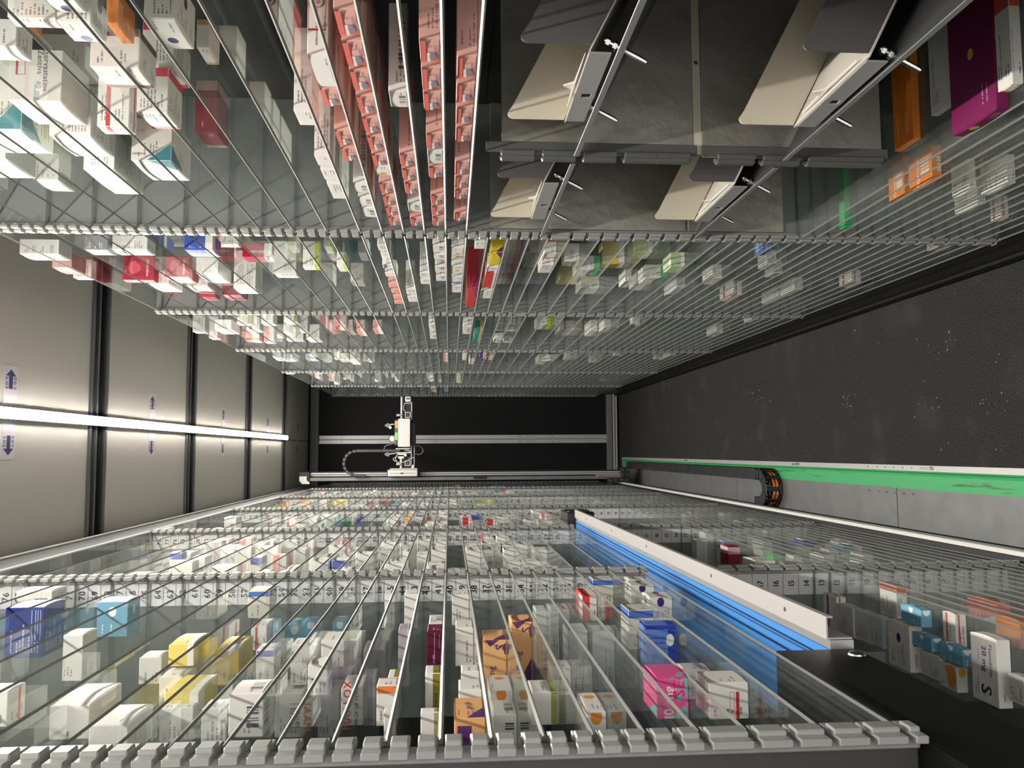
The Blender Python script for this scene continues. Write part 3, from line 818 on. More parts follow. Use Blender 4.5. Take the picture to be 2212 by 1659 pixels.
FAR_CARTONS=[
('R',1,0.9105,0.4476,2.1891,0.0300,0.0475,0.0445,'white'),
('R',1,0.7134,0.4750,2.5992,0.0555,0.0143,0.0471,'crimson'),
('R',1,0.3154,0.5528,2.2595,0.0790,0.0350,0.0223,'lime'),
('R',1,0.3154,0.5591,2.4228,0.0472,0.0350,0.0266,'limepink'),
('R',1,0.2492,0.4484,2.0259,0.0623,0.0350,0.0223,'lime'),
('R',1,0.2492,0.4930,2.4271,0.0746,0.0548,0.0360,'white'),
('R',1,0.1389,0.4639,1.8769,0.0500,0.0350,0.0237,'white'),
('R',1,0.1389,0.4698,1.9816,0.0491,0.0350,0.0250,'white'),
('R',1,0.1389,0.4544,2.0317,0.0400,0.0350,0.0245,'white'),
('R',1,0.1389,0.4487,2.1010,0.0400,0.0350,0.0231,'white'),
('R',1,0.1389,0.4487,2.2291,0.0628,0.0350,0.0245,'pink'),
('R',1,0.1389,0.4487,2.3190,0.0541,0.0350,0.0229,'pink'),
('R',1,0.1389,0.4487,2.4021,0.0655,0.0350,0.0237,'pink'),
('R',1,0.1389,0.4487,2.4912,0.0545,0.0350,0.0260,'pink'),
('R',1,0.0956,0.4487,2.3105,0.0745,0.0829,0.0254,'white'),
('R',1,0.0956,0.4487,2.4148,0.0892,0.0350,0.0265,'white'),
('R',1,0.0534,0.4487,2.0969,0.0556,0.0812,0.0219,'white'),
('R',1,0.0534,0.4487,2.1710,0.0658,0.0350,0.0227,'white'),
('R',1,0.0104,0.4487,1.8089,0.0628,0.0350,0.0268,'whitecode'),
('R',1,0.0104,0.4487,1.8953,0.0455,0.0350,0.0260,'whitecode'),
('R',1,0.0104,0.4487,2.0154,0.0674,0.0350,0.0255,'whitecode'),
('R',1,0.0104,0.4487,2.1228,0.0688,0.0350,0.0245,'whitecode'),
('R',1,-0.0316,0.4487,2.0134,0.0780,0.0350,0.0276,'oranged'),
('R',1,-0.0316,0.4487,2.1378,0.0820,0.0350,0.0270,'blueedge'),
('R',1,-0.0316,0.4487,2.2591,0.0917,0.0350,0.0261,'white'),
('R',1,-0.0767,0.4487,1.7724,0.0646,0.0350,0.0224,'white'),
('R',1,-0.1188,0.4487,2.0197,0.0465,0.0350,0.0266,'white'),
('R',1,-0.1188,0.4487,2.3142,0.1255,0.0350,0.0318,'white'),
('R',1,-0.1641,0.5504,2.2614,0.0638,0.0350,0.0298,'pinkwhite'),
('R',1,-0.1641,0.5487,2.3540,0.0694,0.0350,0.0297,'pinkwhite'),
('R',1,-0.1641,0.5443,2.4545,0.0761,0.0350,0.0297,'pinkwhite'),
('R',1,-0.1641,0.5412,2.5865,0.0998,0.0350,0.0284,'pinkwhite'),
('R',1,-0.2490,0.5378,2.1797,0.0766,0.0350,0.0335,'orangetop'),
('R',1,-0.2490,0.5382,2.3446,0.1009,0.0350,0.0361,'blueedge'),
('R',1,-0.2490,0.5377,2.5655,0.1226,0.0350,0.0381,'blueedge'),
('R',1,-0.2490,0.4608,1.9239,0.0459,0.0350,0.0285,'orangetop'),
('R',1,-0.2490,0.4466,1.9777,0.0920,0.0350,0.0293,'white'),
('R',1,-0.3127,0.4581,1.9907,0.0495,0.0445,0.0372,'white'),
('R',1,-0.5055,0.4716,2.2865,0.0902,0.0358,0.0188,'white'),
('R',1,-0.5703,0.4830,2.3657,0.1085,0.0350,0.0325,'white'),
('R',1,-0.7338,0.4566,1.8452,0.0566,0.0350,0.0203,'bluegrid'),
('R',1,-0.7993,0.4563,1.9833,0.0603,0.0350,0.0251,'white'),
('R',1,-0.8649,0.4613,2.1111,0.0560,0.0350,0.0253,'white'),
('R',1,-0.9959,0.4554,2.4018,0.1355,0.0350,0.0252,'white'),
('R',1,-1.0942,0.4461,2.1460,0.0725,0.0350,0.0252,'redline'),
('R',1,-0.9959,0.4539,2.2868,0.1018,0.0350,0.0252,'white'),
('R',1,-0.7010,0.4454,2.1016,0.0871,0.0350,0.0253,'white'),
('R',2,0.6252,0.4806,3.6314,0.0567,0.0695,0.0698,'white'),
('R',2,0.5348,0.4675,3.4867,0.1177,0.0611,0.0536,'white'),
('R',2,0.3808,0.4826,3.3218,0.1576,0.0401,0.0310,'pinkwhite'),
('R',2,0.3808,0.5144,3.5393,0.1488,0.0427,0.0350,'pinkwhite'),
('R',2,0.3154,0.4526,3.1373,0.1500,0.0413,0.0310,'pinkwhite'),
('R',2,0.2492,0.4508,3.0984,0.1215,0.0374,0.0323,'pinkwhite'),
('R',2,0.0534,0.4487,2.9426,0.1332,0.0350,0.0210,'whitecode'),
('R',2,0.0534,0.4487,3.1992,0.1306,0.0350,0.0228,'whitecode'),
('R',2,-0.0767,0.4487,2.9925,0.1995,0.0350,0.0279,'whitecode'),
('R',2,-0.1188,0.4487,3.0714,0.3629,0.0350,0.0236,'tealtext'),
('R',2,-0.2034,0.4924,3.2186,0.0882,0.0350,0.0247,'whitecode'),
('R',2,-0.2034,0.4782,3.3079,0.1042,0.0350,0.0236,'whitecode'),
('R',2,-0.2034,0.4487,3.3223,0.1267,0.0255,0.0255,'whitecode'),
('R',2,-0.2490,0.4907,3.2057,0.0953,0.0350,0.0246,'whitecode'),
('R',2,-0.2490,0.4777,3.3025,0.1040,0.0350,0.0254,'whitecode'),
('R',2,-0.2490,0.4601,3.4053,0.1299,0.0136,0.0262,'whitecode'),
('R',2,-0.3768,0.4728,3.1067,0.1172,0.0350,0.0512,'lime'),
('R',2,-0.5703,0.4664,3.2127,0.1542,0.0445,0.0247,'white'),
('R',2,-0.6027,0.4623,3.0979,0.1196,0.0350,0.0249,'white'),
('R',2,-0.6682,0.4475,2.9069,0.0426,0.0350,0.0252,'white'),
('R',2,-1.0287,0.4458,3.0896,0.1241,0.0350,0.0253,'white'),
('R',2,-1.0615,0.4501,2.8032,0.0804,0.0350,0.0253,'white'),
('R',2,0.7134,0.4966,3.5362,0.1519,0.0386,0.0583,'white'),
('R',2,0.8014,0.4750,3.5948,0.0933,0.0393,0.0592,'pinkwhite'),
('R',2,0.8014,0.4541,3.1419,0.1232,0.0377,0.0604,'white'),
('R',3,0.8014,0.4804,4.3518,0.1562,0.0350,0.0406,'blueedge'),
('R',3,0.7134,0.5008,4.5332,0.1549,0.0350,0.0548,'blueedge'),
('R',3,0.5348,0.4961,4.5087,0.1794,0.0350,0.0594,'white'),
('R',3,0.4464,0.5011,4.5518,0.1363,0.0350,0.0600,'white'),
('R',3,0.0104,0.4487,3.9862,0.2044,0.0350,0.0197,'pinkwhite'),
('R',3,-0.0767,0.4487,3.9842,0.1201,0.0350,0.0153,'white'),
('R',3,-0.1188,0.4487,4.1042,0.1944,0.0350,0.0225,'blackbar'),
('R',3,-0.1641,0.4487,3.9428,0.0777,0.0350,0.0260,'purple'),
('R',3,-0.2034,0.4487,3.9804,0.1200,0.0350,0.0306,'pinkwhite'),
('R',3,-0.5055,0.4578,4.2206,0.1786,0.0350,0.0570,'white'),
('R',3,-0.6027,0.4678,4.1400,0.1248,0.0350,0.0249,'white'),
('R',3,-0.7338,0.4531,4.1719,0.0865,0.0350,0.0253,'white'),
('R',3,-1.0615,0.4486,3.8791,0.2155,0.0350,0.0253,'greywhite'),
('L',1,0.5192,0.2571,2.5696,0.0590,0.0762,0.0214,'white'),
('L',1,-0.1182,0.2561,2.4108,0.0641,0.0722,0.0279,'whitelight'),
('L',1,0.0979,0.2505,2.1881,0.0518,0.1131,0.0205,'white'),
('L',1,-1.0787,0.2553,2.5525,0.0629,0.0755,0.0260,'greywhite'),
('L',1,-0.9447,0.2605,2.5144,0.0653,0.0710,0.0260,'white'),
('R',2,0.6252,0.4705,3.3286,0.0735,0.0718,0.0244,'white'),
('R',2,0.5348,0.4574,3.1991,0.0491,0.1014,0.0289,'greywhite'),
('R',2,0.9105,0.4522,3.1893,0.0501,0.0999,0.0444,'greywhite'),
('R',2,0.9105,0.4527,3.3613,0.0661,0.1055,0.0326,'blueedge'),
('R',3,0.8014,0.4551,4.0561,0.0677,0.1153,0.0384,'greywhite'),
('R',3,0.8014,0.4545,4.1501,0.0696,0.0882,0.0439,'white'),
('R',3,0.4464,0.4522,4.3067,0.0561,0.0856,0.0481,'white'),
('R',3,0.5348,0.4547,4.1200,0.0474,0.1091,0.0243,'white'),
('R',3,0.3808,0.4614,4.2899,0.0582,0.1294,0.0354,'white'),
('R',3,0.4464,0.4547,4.2349,0.0482,0.0757,0.0506,'whitecode'),
('R',3,0.6252,0.4548,3.9773,0.0618,0.0869,0.0289,'white'),
('R',3,0.8014,0.4581,4.2463,0.0413,0.1144,0.0240,'white'),
('L',2,0.4538,0.2659,3.5775,0.0450,0.0350,0.0530,'lightblue'),
('L',2,0.3862,0.2645,3.4996,0.0450,0.0350,0.0461,'green3'),
('L',2,0.3182,0.2450,3.1918,0.0450,0.0350,0.0263,'blue'),
('L',2,0.1427,0.2408,3.1605,0.0450,0.0350,0.0243,'orangetall'),
('L',2,0.1427,0.2408,3.3453,0.0450,0.0359,0.0184,'orangetall'),
('L',2,0.0979,0.2408,3.3135,0.0450,0.0350,0.0346,'creamblue'),
('L',2,-0.0763,0.2408,3.1269,0.0450,0.0350,0.0292,'redtext'),
('L',2,-0.1621,0.2408,3.0282,0.0450,0.0350,0.0299,'redtext'),
('L',2,0.5192,0.2586,3.4694,0.0588,0.0951,0.0298,'pinkwhite'),
('L',2,0.3862,0.2543,3.5747,0.0815,0.1116,0.0353,'redline'),
('L',2,0.1427,0.2424,3.4858,0.0618,0.0812,0.0213,'white'),
('L',2,0.0097,0.2498,2.8820,0.0652,0.0933,0.0319,'whitelight'),
('L',2,0.1855,0.2414,3.1558,0.0830,0.1001,0.0311,'whitecode'),
('L',2,-0.3804,0.2448,3.5798,0.0635,0.1043,0.0312,'white'),
('L',2,0.5192,0.2462,3.3937,0.0682,0.1200,0.0316,'whitecode'),
('L',2,-0.2495,0.2602,3.5454,0.0831,0.0944,0.0339,'white'),
('L',2,0.8065,0.2624,3.0444,0.0589,0.0802,0.0224,'white'),
('L',2,-0.3804,0.2414,3.2979,0.0728,0.0730,0.0249,'pinkwhite'),
('L',2,0.4538,0.2515,3.0622,0.0805,0.0919,0.0254,'redline'),
('L',2,0.0097,0.2492,3.4101,0.0539,0.1021,0.0297,'white'),
('L',2,0.5852,0.2465,3.2861,0.0829,0.0714,0.0408,'redline'),
('L',2,0.1427,0.2429,2.8773,0.0738,0.1187,0.0248,'greywhite'),
('L',2,-0.0763,0.2448,3.2679,0.0824,0.0938,0.0360,'white'),
('L',2,0.1427,0.2600,3.2739,0.0491,0.1147,0.0353,'blueline'),
('L',2,0.8065,0.2596,2.8123,0.0756,0.0705,0.0362,'white'),
('L',2,0.3862,0.2442,2.7956,0.0514,0.1118,0.0310,'greywhite'),
('L',2,-0.1182,0.2476,3.3885,0.0444,0.1061,0.0344,'blueline'),
('L',2,-0.3148,0.2623,3.2728,0.0681,0.1155,0.0266,'whitecode'),
('L',2,0.1855,0.2546,3.5039,0.0429,0.1095,0.0347,'white'),
('L',2,0.0539,0.2416,2.9477,0.0759,0.0939,0.0315,'white'),
('L',2,0.0097,0.2444,3.5720,0.0574,0.1069,0.0367,'white'),
('L',3,0.5852,0.2601,4.3560,0.0509,0.1068,0.0356,'blue'),
('L',3,0.7202,0.2559,4.2707,0.0504,0.1276,0.0312,'green'),
('L',3,0.0979,0.2501,4.2482,0.0719,0.0729,0.0373,'redline'),
('L',3,0.5192,0.2421,4.3960,0.0782,0.1050,0.0528,'yellow'),
('L',3,0.2290,0.2521,4.0201,0.0676,0.0855,0.0376,'blue'),
('L',3,0.3182,0.2606,3.8004,0.0771,0.1101,0.0265,'green'),
('L',3,0.0979,0.2611,4.0951,0.0816,0.1004,0.0373,'crimson'),
('L',3,0.5192,0.2531,4.0116,0.0538,0.0924,0.0404,'orange'),
('L',3,-0.0328,0.2486,3.8341,0.0595,0.1104,0.0350,'greenwhite'),
('L',3,0.0979,0.2496,3.9225,0.0752,0.0735,0.0373,'whitecode'),
('L',3,0.6533,0.2480,4.0758,0.0607,0.0816,0.0211,'whitecode'),
('L',3,0.1855,0.2571,3.8719,0.0683,0.0966,0.0222,'blue'),
('L',3,-0.2081,0.2509,4.4463,0.0712,0.0731,0.0344,'yellow'),
('L',3,0.6533,0.2513,4.5903,0.0624,0.1014,0.0405,'oranged'),
('L',3,0.7202,0.2465,4.4413,0.0689,0.0912,0.0474,'orange'),
('L',3,0.5192,0.2621,3.9075,0.0683,0.1058,0.0445,'white'),
('L',3,0.1855,0.2448,4.1636,0.0705,0.1296,0.0360,'white'),
('L',3,0.3182,0.2570,4.0927,0.0739,0.1049,0.0416,'white'),
('L',3,-0.0328,0.2453,4.4582,0.0775,0.0723,0.0332,'white'),
('L',3,0.0097,0.2463,4.1087,0.0686,0.0729,0.0367,'greywhite'),
('L',3,0.3862,0.2604,4.2440,0.0451,0.1253,0.0526,'whitecode'),
('L',3,-0.2081,0.2562,3.9968,0.0543,0.0718,0.0255,'oranged'),
('L',3,0.3182,0.2459,4.5736,0.0745,0.0702,0.0421,'crimson'),
('L',3,-0.0763,0.2563,4.5764,0.0593,0.0913,0.0291,'white'),
('L',3,-0.1621,0.2550,4.5023,0.0688,0.0805,0.0364,'green'),
('L',3,0.3182,0.2485,3.9883,0.0782,0.1008,0.0266,'whitecode'),
('L',3,-0.0328,0.2497,4.2115,0.0623,0.1000,0.0248,'oranged'),
('L',3,0.7202,0.2611,3.8963,0.0574,0.1093,0.0268,'white'),
('L',3,0.2290,0.2488,3.8898,0.0506,0.1011,0.0376,'green'),
('L',3,-0.1621,0.2559,3.8575,0.0400,0.0893,0.0364,'teal'),
('L',4,0.2741,0.2437,5.1074,0.0802,0.0750,0.0366,'pinkwhite'),
('L',4,0.4538,0.2427,5.5246,0.0520,0.0708,0.0417,'white'),
('L',4,-0.3148,0.2453,5.1212,0.0624,0.0712,0.0420,'white'),
('L',4,0.8065,0.2532,5.5691,0.0665,0.1095,0.0417,'pinkwhite'),
('L',4,0.1855,0.2447,5.2278,0.0836,0.0869,0.0360,'oranged'),
('L',4,0.0097,0.2525,4.9117,0.0666,0.0968,0.0367,'whitecode'),
('L',4,-0.2495,0.2533,4.8412,0.0767,0.0817,0.0240,'white'),
('L',4,-0.1182,0.2605,5.5227,0.0526,0.1054,0.0238,'redline'),
('L',4,0.0539,0.2460,5.4147,0.0647,0.0855,0.0237,'oranged'),
('L',4,-0.0763,0.2623,5.0870,0.0464,0.1147,0.0235,'greenwhite'),
('L',4,0.8065,0.2622,4.9476,0.0684,0.0936,0.0257,'white'),
('L',4,-0.3804,0.2412,5.3722,0.0827,0.1023,0.0546,'pinkwhite'),
('L',4,0.1427,0.2617,5.2194,0.0621,0.0722,0.0293,'greenwhite'),
('L',4,0.4538,0.2464,5.3511,0.0441,0.1034,0.0427,'whitecode'),
('L',4,0.0979,0.2587,5.3198,0.0474,0.0707,0.0373,'textwhite'),
('L',4,-0.1621,0.2528,5.4480,0.0709,0.0948,0.0364,'whitecode'),
('L',4,0.0979,0.2432,5.2228,0.0584,0.1163,0.0373,'redline'),
('L',4,-0.2081,0.2617,5.1275,0.0463,0.1279,0.0385,'whitecode'),
('L',4,0.7202,0.2584,5.5093,0.0552,0.1113,0.0240,'oranged'),
('L',4,-0.3148,0.2453,5.5710,0.0522,0.0903,0.0208,'lightblue'),
('L',4,-0.2495,0.2562,5.5797,0.0414,0.1093,0.0339,'textwhite'),
('L',4,-0.0763,0.2491,5.5021,0.0534,0.1239,0.0230,'oranged'),
('L',4,0.9187,0.2585,5.0252,0.0703,0.1063,0.0245,'pinkwhite'),
('L',4,0.3182,0.2574,5.1027,0.0832,0.0905,0.0336,'oranged'),
('L',4,0.3182,0.2519,5.5065,0.0642,0.1115,0.0334,'white'),
('L',4,0.6533,0.2597,5.4004,0.0679,0.1294,0.0297,'white'),
('L',5,-0.3148,0.2556,5.8910,0.0572,0.1050,0.0276,'whitecode'),
('L',5,0.7202,0.2505,5.9777,0.0718,0.1299,0.0482,'white'),
('L',5,-0.3804,0.2558,6.4839,0.0845,0.0769,0.0381,'greenwhite'),
('L',5,0.0097,0.2558,6.3984,0.0829,0.0751,0.0367,'whitecode'),
('L',5,0.2741,0.2478,5.7865,0.0434,0.1089,0.0366,'whitecode'),
('L',5,-0.3804,0.2597,6.3968,0.0431,0.0758,0.0433,'oranged'),
('L',5,0.3182,0.2552,6.2065,0.0653,0.0864,0.0269,'white'),
('L',5,0.2290,0.2627,5.8622,0.0616,0.1102,0.0376,'greywhite'),
('L',5,0.3862,0.2494,5.9625,0.0639,0.0846,0.0421,'whitecode'),
('L',5,0.2741,0.2571,5.9559,0.0582,0.0981,0.0366,'whitecode'),
('L',5,0.0979,0.2563,5.7865,0.0554,0.1232,0.0373,'greenwhite'),
('L',5,0.0539,0.2586,6.5314,0.0602,0.1158,0.0213,'textwhite'),
('L',5,-0.0763,0.2475,6.4118,0.0624,0.1015,0.0360,'redline'),
('L',5,0.2741,0.2608,6.2192,0.0466,0.1147,0.0222,'white'),
('L',5,-0.0763,0.2467,6.0741,0.0407,0.1087,0.0340,'redline'),
('L',5,0.1427,0.2514,5.7666,0.0705,0.0923,0.0353,'white'),
('L',5,0.7202,0.2616,6.2774,0.0476,0.0839,0.0244,'whitecode'),
('L',5,0.5852,0.2530,5.8014,0.0479,0.0729,0.0489,'white'),
('L',5,-0.3148,0.2432,6.0003,0.0620,0.0810,0.0316,'whitecode'),
('L',5,-0.0328,0.2464,6.1594,0.0744,0.1058,0.0350,'redline'),
('L',2,-0.7437,0.2526,2.7963,0.0611,0.1158,0.0249,'white'),
('L',2,-1.1122,0.2459,3.3069,0.0741,0.0788,0.0260,'white'),
('L',2,-1.1122,0.2577,2.8382,0.0601,0.0948,0.0260,'white'),
('L',2,-0.9447,0.2454,3.2641,0.0554,0.0824,0.0260,'whitecode'),
('L',2,-1.0117,0.2451,3.4139,0.0791,0.1091,0.0260,'pinkwhite'),
('L',2,-1.0787,0.2605,3.5770,0.0776,0.1277,0.0260,'redline'),
('L',3,-0.7772,0.2566,3.9546,0.0817,0.0787,0.0260,'white'),
('L',3,-0.7772,0.2490,4.3438,0.0546,0.0898,0.0220,'oranged'),
('L',3,-0.7437,0.2592,4.1657,0.0644,0.1169,0.0287,'whitecode'),
('L',3,-0.8442,0.2505,4.2013,0.0601,0.0901,0.0212,'whitecode'),
('L',3,-0.9447,0.2568,3.9000,0.0422,0.0723,0.0260,'redline'),
('L',3,-0.9782,0.2577,4.2446,0.0475,0.1189,0.0260,'white'),
('L',3,-1.0452,0.2502,4.3215,0.0531,0.0873,0.0228,'redline'),
('L',3,-0.7772,0.2493,4.2133,0.0789,0.0779,0.0260,'white'),
('R',4,0.0534,0.4627,5.5284,0.0746,0.1206,0.0205,'redline'),
('R',4,0.8014,0.4616,5.2239,0.0786,0.1154,0.0212,'white'),
('R',4,0.6252,0.4668,5.5636,0.0659,0.1137,0.0269,'blueedge'),
('R',4,0.4464,0.4619,5.4978,0.0647,0.1008,0.0384,'white'),
('R',4,0.0956,0.4576,5.1476,0.0586,0.0814,0.0256,'white'),
('R',4,0.7134,0.4504,4.7939,0.0632,0.0776,0.0506,'whitecode'),
('R',4,0.3154,0.4584,5.4241,0.0748,0.1217,0.0356,'oranged'),
('R',4,-0.0767,0.4491,5.4501,0.0527,0.0729,0.0343,'greenwhite'),
('R',4,0.6252,0.4690,5.4066,0.0442,0.1111,0.0509,'whitecode'),
('R',4,0.0956,0.4568,5.4318,0.0495,0.1079,0.0358,'greenwhite'),
('R',4,0.0956,0.4664,4.9808,0.0626,0.1256,0.0358,'blueedge'),
('R',4,0.3154,0.4617,5.1900,0.0657,0.0806,0.0419,'greywhite'),
('R',4,0.8014,0.4622,4.7880,0.0428,0.1187,0.0450,'whitecode'),
('R',4,0.7134,0.4515,5.3183,0.0446,0.1103,0.0409,'pinkwhite'),
('R',4,0.7134,0.4503,5.5483,0.0837,0.0756,0.0397,'whitecode'),
('R',4,0.9105,0.4639,4.9833,0.0547,0.0800,0.0480,'white'),
('R',5,0.0956,0.4658,6.1730,0.0808,0.1096,0.0351,'white'),
('R',5,0.0534,0.4697,5.8936,0.0615,0.1138,0.0347,'textwhite'),
('R',5,0.0956,0.4634,6.5195,0.0584,0.1206,0.0358,'white'),
('R',5,0.0104,0.4567,6.4227,0.0500,0.0778,0.0355,'lightblue'),
('R',5,0.2492,0.4556,6.2368,0.0456,0.0726,0.0203,'blue'),
('R',5,0.4464,0.4530,5.9129,0.0783,0.0954,0.0497,'greywhite'),
('R',5,0.1832,0.4515,5.8061,0.0573,0.0957,0.0381,'white'),
('R',5,0.2492,0.4675,6.0441,0.0721,0.0727,0.0342,'white'),
('R',4,-1.0942,0.4543,4.8476,0.0716,0.1274,0.0252,'blueedge'),
('R',4,-0.9959,0.4621,4.8536,0.0483,0.1246,0.0252,'white'),
('R',4,-1.0287,0.4673,5.5198,0.0749,0.1144,0.0253,'white'),
('R',3,-0.7010,0.4655,3.9645,0.0734,0.1027,0.0253,'greenwhite'),
('R',3,-0.7993,0.4531,3.8984,0.0496,0.0935,0.0252,'whitecode'),
('R',3,-1.0287,0.4526,4.0357,0.0508,0.0757,0.0253,'white')]
SHELF_Z={('R', 0): [0.9105, 0.8014, 0.7134, 0.6252, 0.5348, 0.4464, 0.3808, 0.3154, 0.2492, 0.1832, 0.1389, 0.0956, 0.0534, 0.0104, -0.0316, -0.7338, -0.7666, -0.7993, -0.8321, -0.8649, -0.8976, -0.9304, -0.9632, -0.9959, -1.0287, -1.0615, -1.0942, -1.127, -1.1677], ('L', 0): [0.9187, 0.8065, 0.7202, 0.6533, 0.5852, 0.5192, 0.4538, 0.3862, 0.3182, 0.2741, 0.229, 0.1855, 0.1427, 0.0979, 0.0539, 0.0097, -0.0328, -0.0763, -0.1182, -0.1621, -0.2081, -0.2495, -0.3148, -0.3804, -0.7437, -0.7772, -0.8107, -0.8442, -0.8777, -0.9112, -0.9447, -0.9782, -1.0117, -1.0452, -1.0787, -1.1122, -1.1457, -1.18], ('R', 1): [0.9105, 0.8014, 0.7134, 0.6252, 0.5348, 0.4464, 0.3808, 0.3154, 0.2492, 0.1832, 0.1389, 0.0956, 0.0534, 0.0104, -0.0316, -0.0767, -0.1188, -0.1641, -0.2034, -0.249, -0.3127, -0.3768, -0.441, -0.5055, -0.5703, -0.6027, -0.6355, -0.6682, -0.701, -0.7338, -0.7666, -0.7993, -0.8321, -0.8649, -0.8976, -0.9304, -0.9632, -0.9959, -1.0287, -1.0615, -1.0942, -1.127, -1.1677], ('L', 1): [0.9187, 0.8065, 0.7202, 0.6533, 0.5852, 0.5192, 0.4538, 0.3862, 0.3182, 0.2741, 0.229, 0.1855, 0.1427, 0.0979, 0.0539, 0.0097, -0.0328, -0.0763, -0.1182, -0.1621, -0.2081, -0.2495, -0.3148, -0.3804, -0.7437, -0.7772, -0.8107, -0.8442, -0.8777, -0.9112, -0.9447, -0.9782, -1.0117, -1.0452, -1.0787, -1.1122, -1.1457, -1.18], ('R', 2): [0.9105, 0.8014, 0.7134, 0.6252, 0.5348, 0.4464, 0.3808, 0.3154, 0.2492, 0.1832, 0.1389, 0.0956, 0.0534, 0.0104, -0.0316, -0.0767, -0.1188, -0.1641, -0.2034, -0.249, -0.3127, -0.3768, -0.441, -0.5055, -0.5703, -0.6027, -0.6355, -0.6682, -0.701, -0.7338, -0.7666, -0.7993, -0.8321, -0.8649, -0.8976, -0.9304, -0.9632, -0.9959, -1.0287, -1.0615, -1.0942, -1.127, -1.1677], ('L', 2): [0.9187, 0.8065, 0.7202, 0.6533, 0.5852, 0.5192, 0.4538, 0.3862, 0.3182, 0.2741, 0.229, 0.1855, 0.1427, 0.0979, 0.0539, 0.0097, -0.0328, -0.0763, -0.1182, -0.1621, -0.2081, -0.2495, -0.3148, -0.3804, -0.7437, -0.7772, -0.8107, -0.8442, -0.8777, -0.9112, -0.9447, -0.9782, -1.0117, -1.0452, -1.0787, -1.1122, -1.1457, -1.18], ('R', 3): [0.9105, 0.8014, 0.7134, 0.6252, 0.5348, 0.4464, 0.3808, 0.3154, 0.2492, 0.1832, 0.1389, 0.0956, 0.0534, 0.0104, -0.0316, -0.0767, -0.1188, -0.1641, -0.2034, -0.249, -0.3127, -0.3768, -0.441, -0.5055, -0.5703, -0.6027, -0.6355, -0.6682, -0.701, -0.7338, -0.7666, -0.7993, -0.8321, -0.8649, -0.8976, -0.9304, -0.9632, -0.9959, -1.0287, -1.0615, -1.0942, -1.127, -1.1677], ('L', 3): [0.9187, 0.8065, 0.7202, 0.6533, 0.5852, 0.5192, 0.4538, 0.3862, 0.3182, 0.2741, 0.229, 0.1855, 0.1427, 0.0979, 0.0539, 0.0097, -0.0328, -0.0763, -0.1182, -0.1621, -0.2081, -0.2495, -0.3148, -0.3804, -0.4458, -0.5112, -0.5766, -0.642, -0.7075, -0.7437, -0.7772, -0.8107, -0.8442, -0.8777, -0.9112, -0.9447, -0.9782, -1.0117, -1.0452, -1.0787, -1.1122, -1.1457, -1.18], ('R', 4): [0.9105, 0.8014, 0.7134, 0.6252, 0.5348, 0.4464, 0.3808, 0.3154, 0.2492, 0.1832, 0.1389, 0.0956, 0.0534, 0.0104, -0.0316, -0.0767, -0.1188, -0.1641, -0.2034, -0.249, -0.3127, -0.3768, -0.441, -0.5055, -0.5703, -0.6027, -0.6355, -0.6682, -0.701, -0.7338, -0.7666, -0.7993, -0.8321, -0.8649, -0.8976, -0.9304, -0.9632, -0.9959, -1.0287, -1.0615, -1.0942, -1.127, -1.1677], ('L', 4): [0.9187, 0.8065, 0.7202, 0.6533, 0.5852, 0.5192, 0.4538, 0.3862, 0.3182, 0.2741, 0.229, 0.1855, 0.1427, 0.0979, 0.0539, 0.0097, -0.0328, -0.0763, -0.1182, -0.1621, -0.2081, -0.2495, -0.3148, -0.3804, -0.4458, -0.5112, -0.5766, -0.642, -0.7075, -0.7437, -0.7772, -0.8107, -0.8442, -0.8777, -0.9112, -0.9447, -0.9782, -1.0117, -1.0452, -1.0787, -1.1122, -1.1457, -1.18], ('R', 5): [0.9105, 0.8014, 0.7134, 0.6252, 0.5348, 0.4464, 0.3808, 0.3154, 0.2492, 0.1832, 0.1389, 0.0956, 0.0534, 0.0104, -0.0316, -0.0767, -0.1188, -0.1641, -0.2034, -0.249, -0.3127, -0.3768, -0.441, -0.5055, -0.5703, -0.6027, -0.6355, -0.6682, -0.701, -0.7338, -0.7666, -0.7993, -0.8321, -0.8649, -0.8976, -0.9304, -0.9632, -0.9959, -1.0287, -1.0615, -1.0942, -1.127, -1.1677], ('L', 5): [0.9187, 0.8065, 0.7202, 0.6533, 0.5852, 0.5192, 0.4538, 0.3862, 0.3182, 0.2741, 0.229, 0.1855, 0.1427, 0.0979, 0.0539, 0.0097, -0.0328, -0.0763, -0.1182, -0.1621, -0.2081, -0.2495, -0.3148, -0.3804, -0.4458, -0.5112, -0.5766, -0.642, -0.7075, -0.7437, -0.7772, -0.8107, -0.8442, -0.8777, -0.9112, -0.9447, -0.9782, -1.0117, -1.0452, -1.0787, -1.1122, -1.1457, -1.18]}

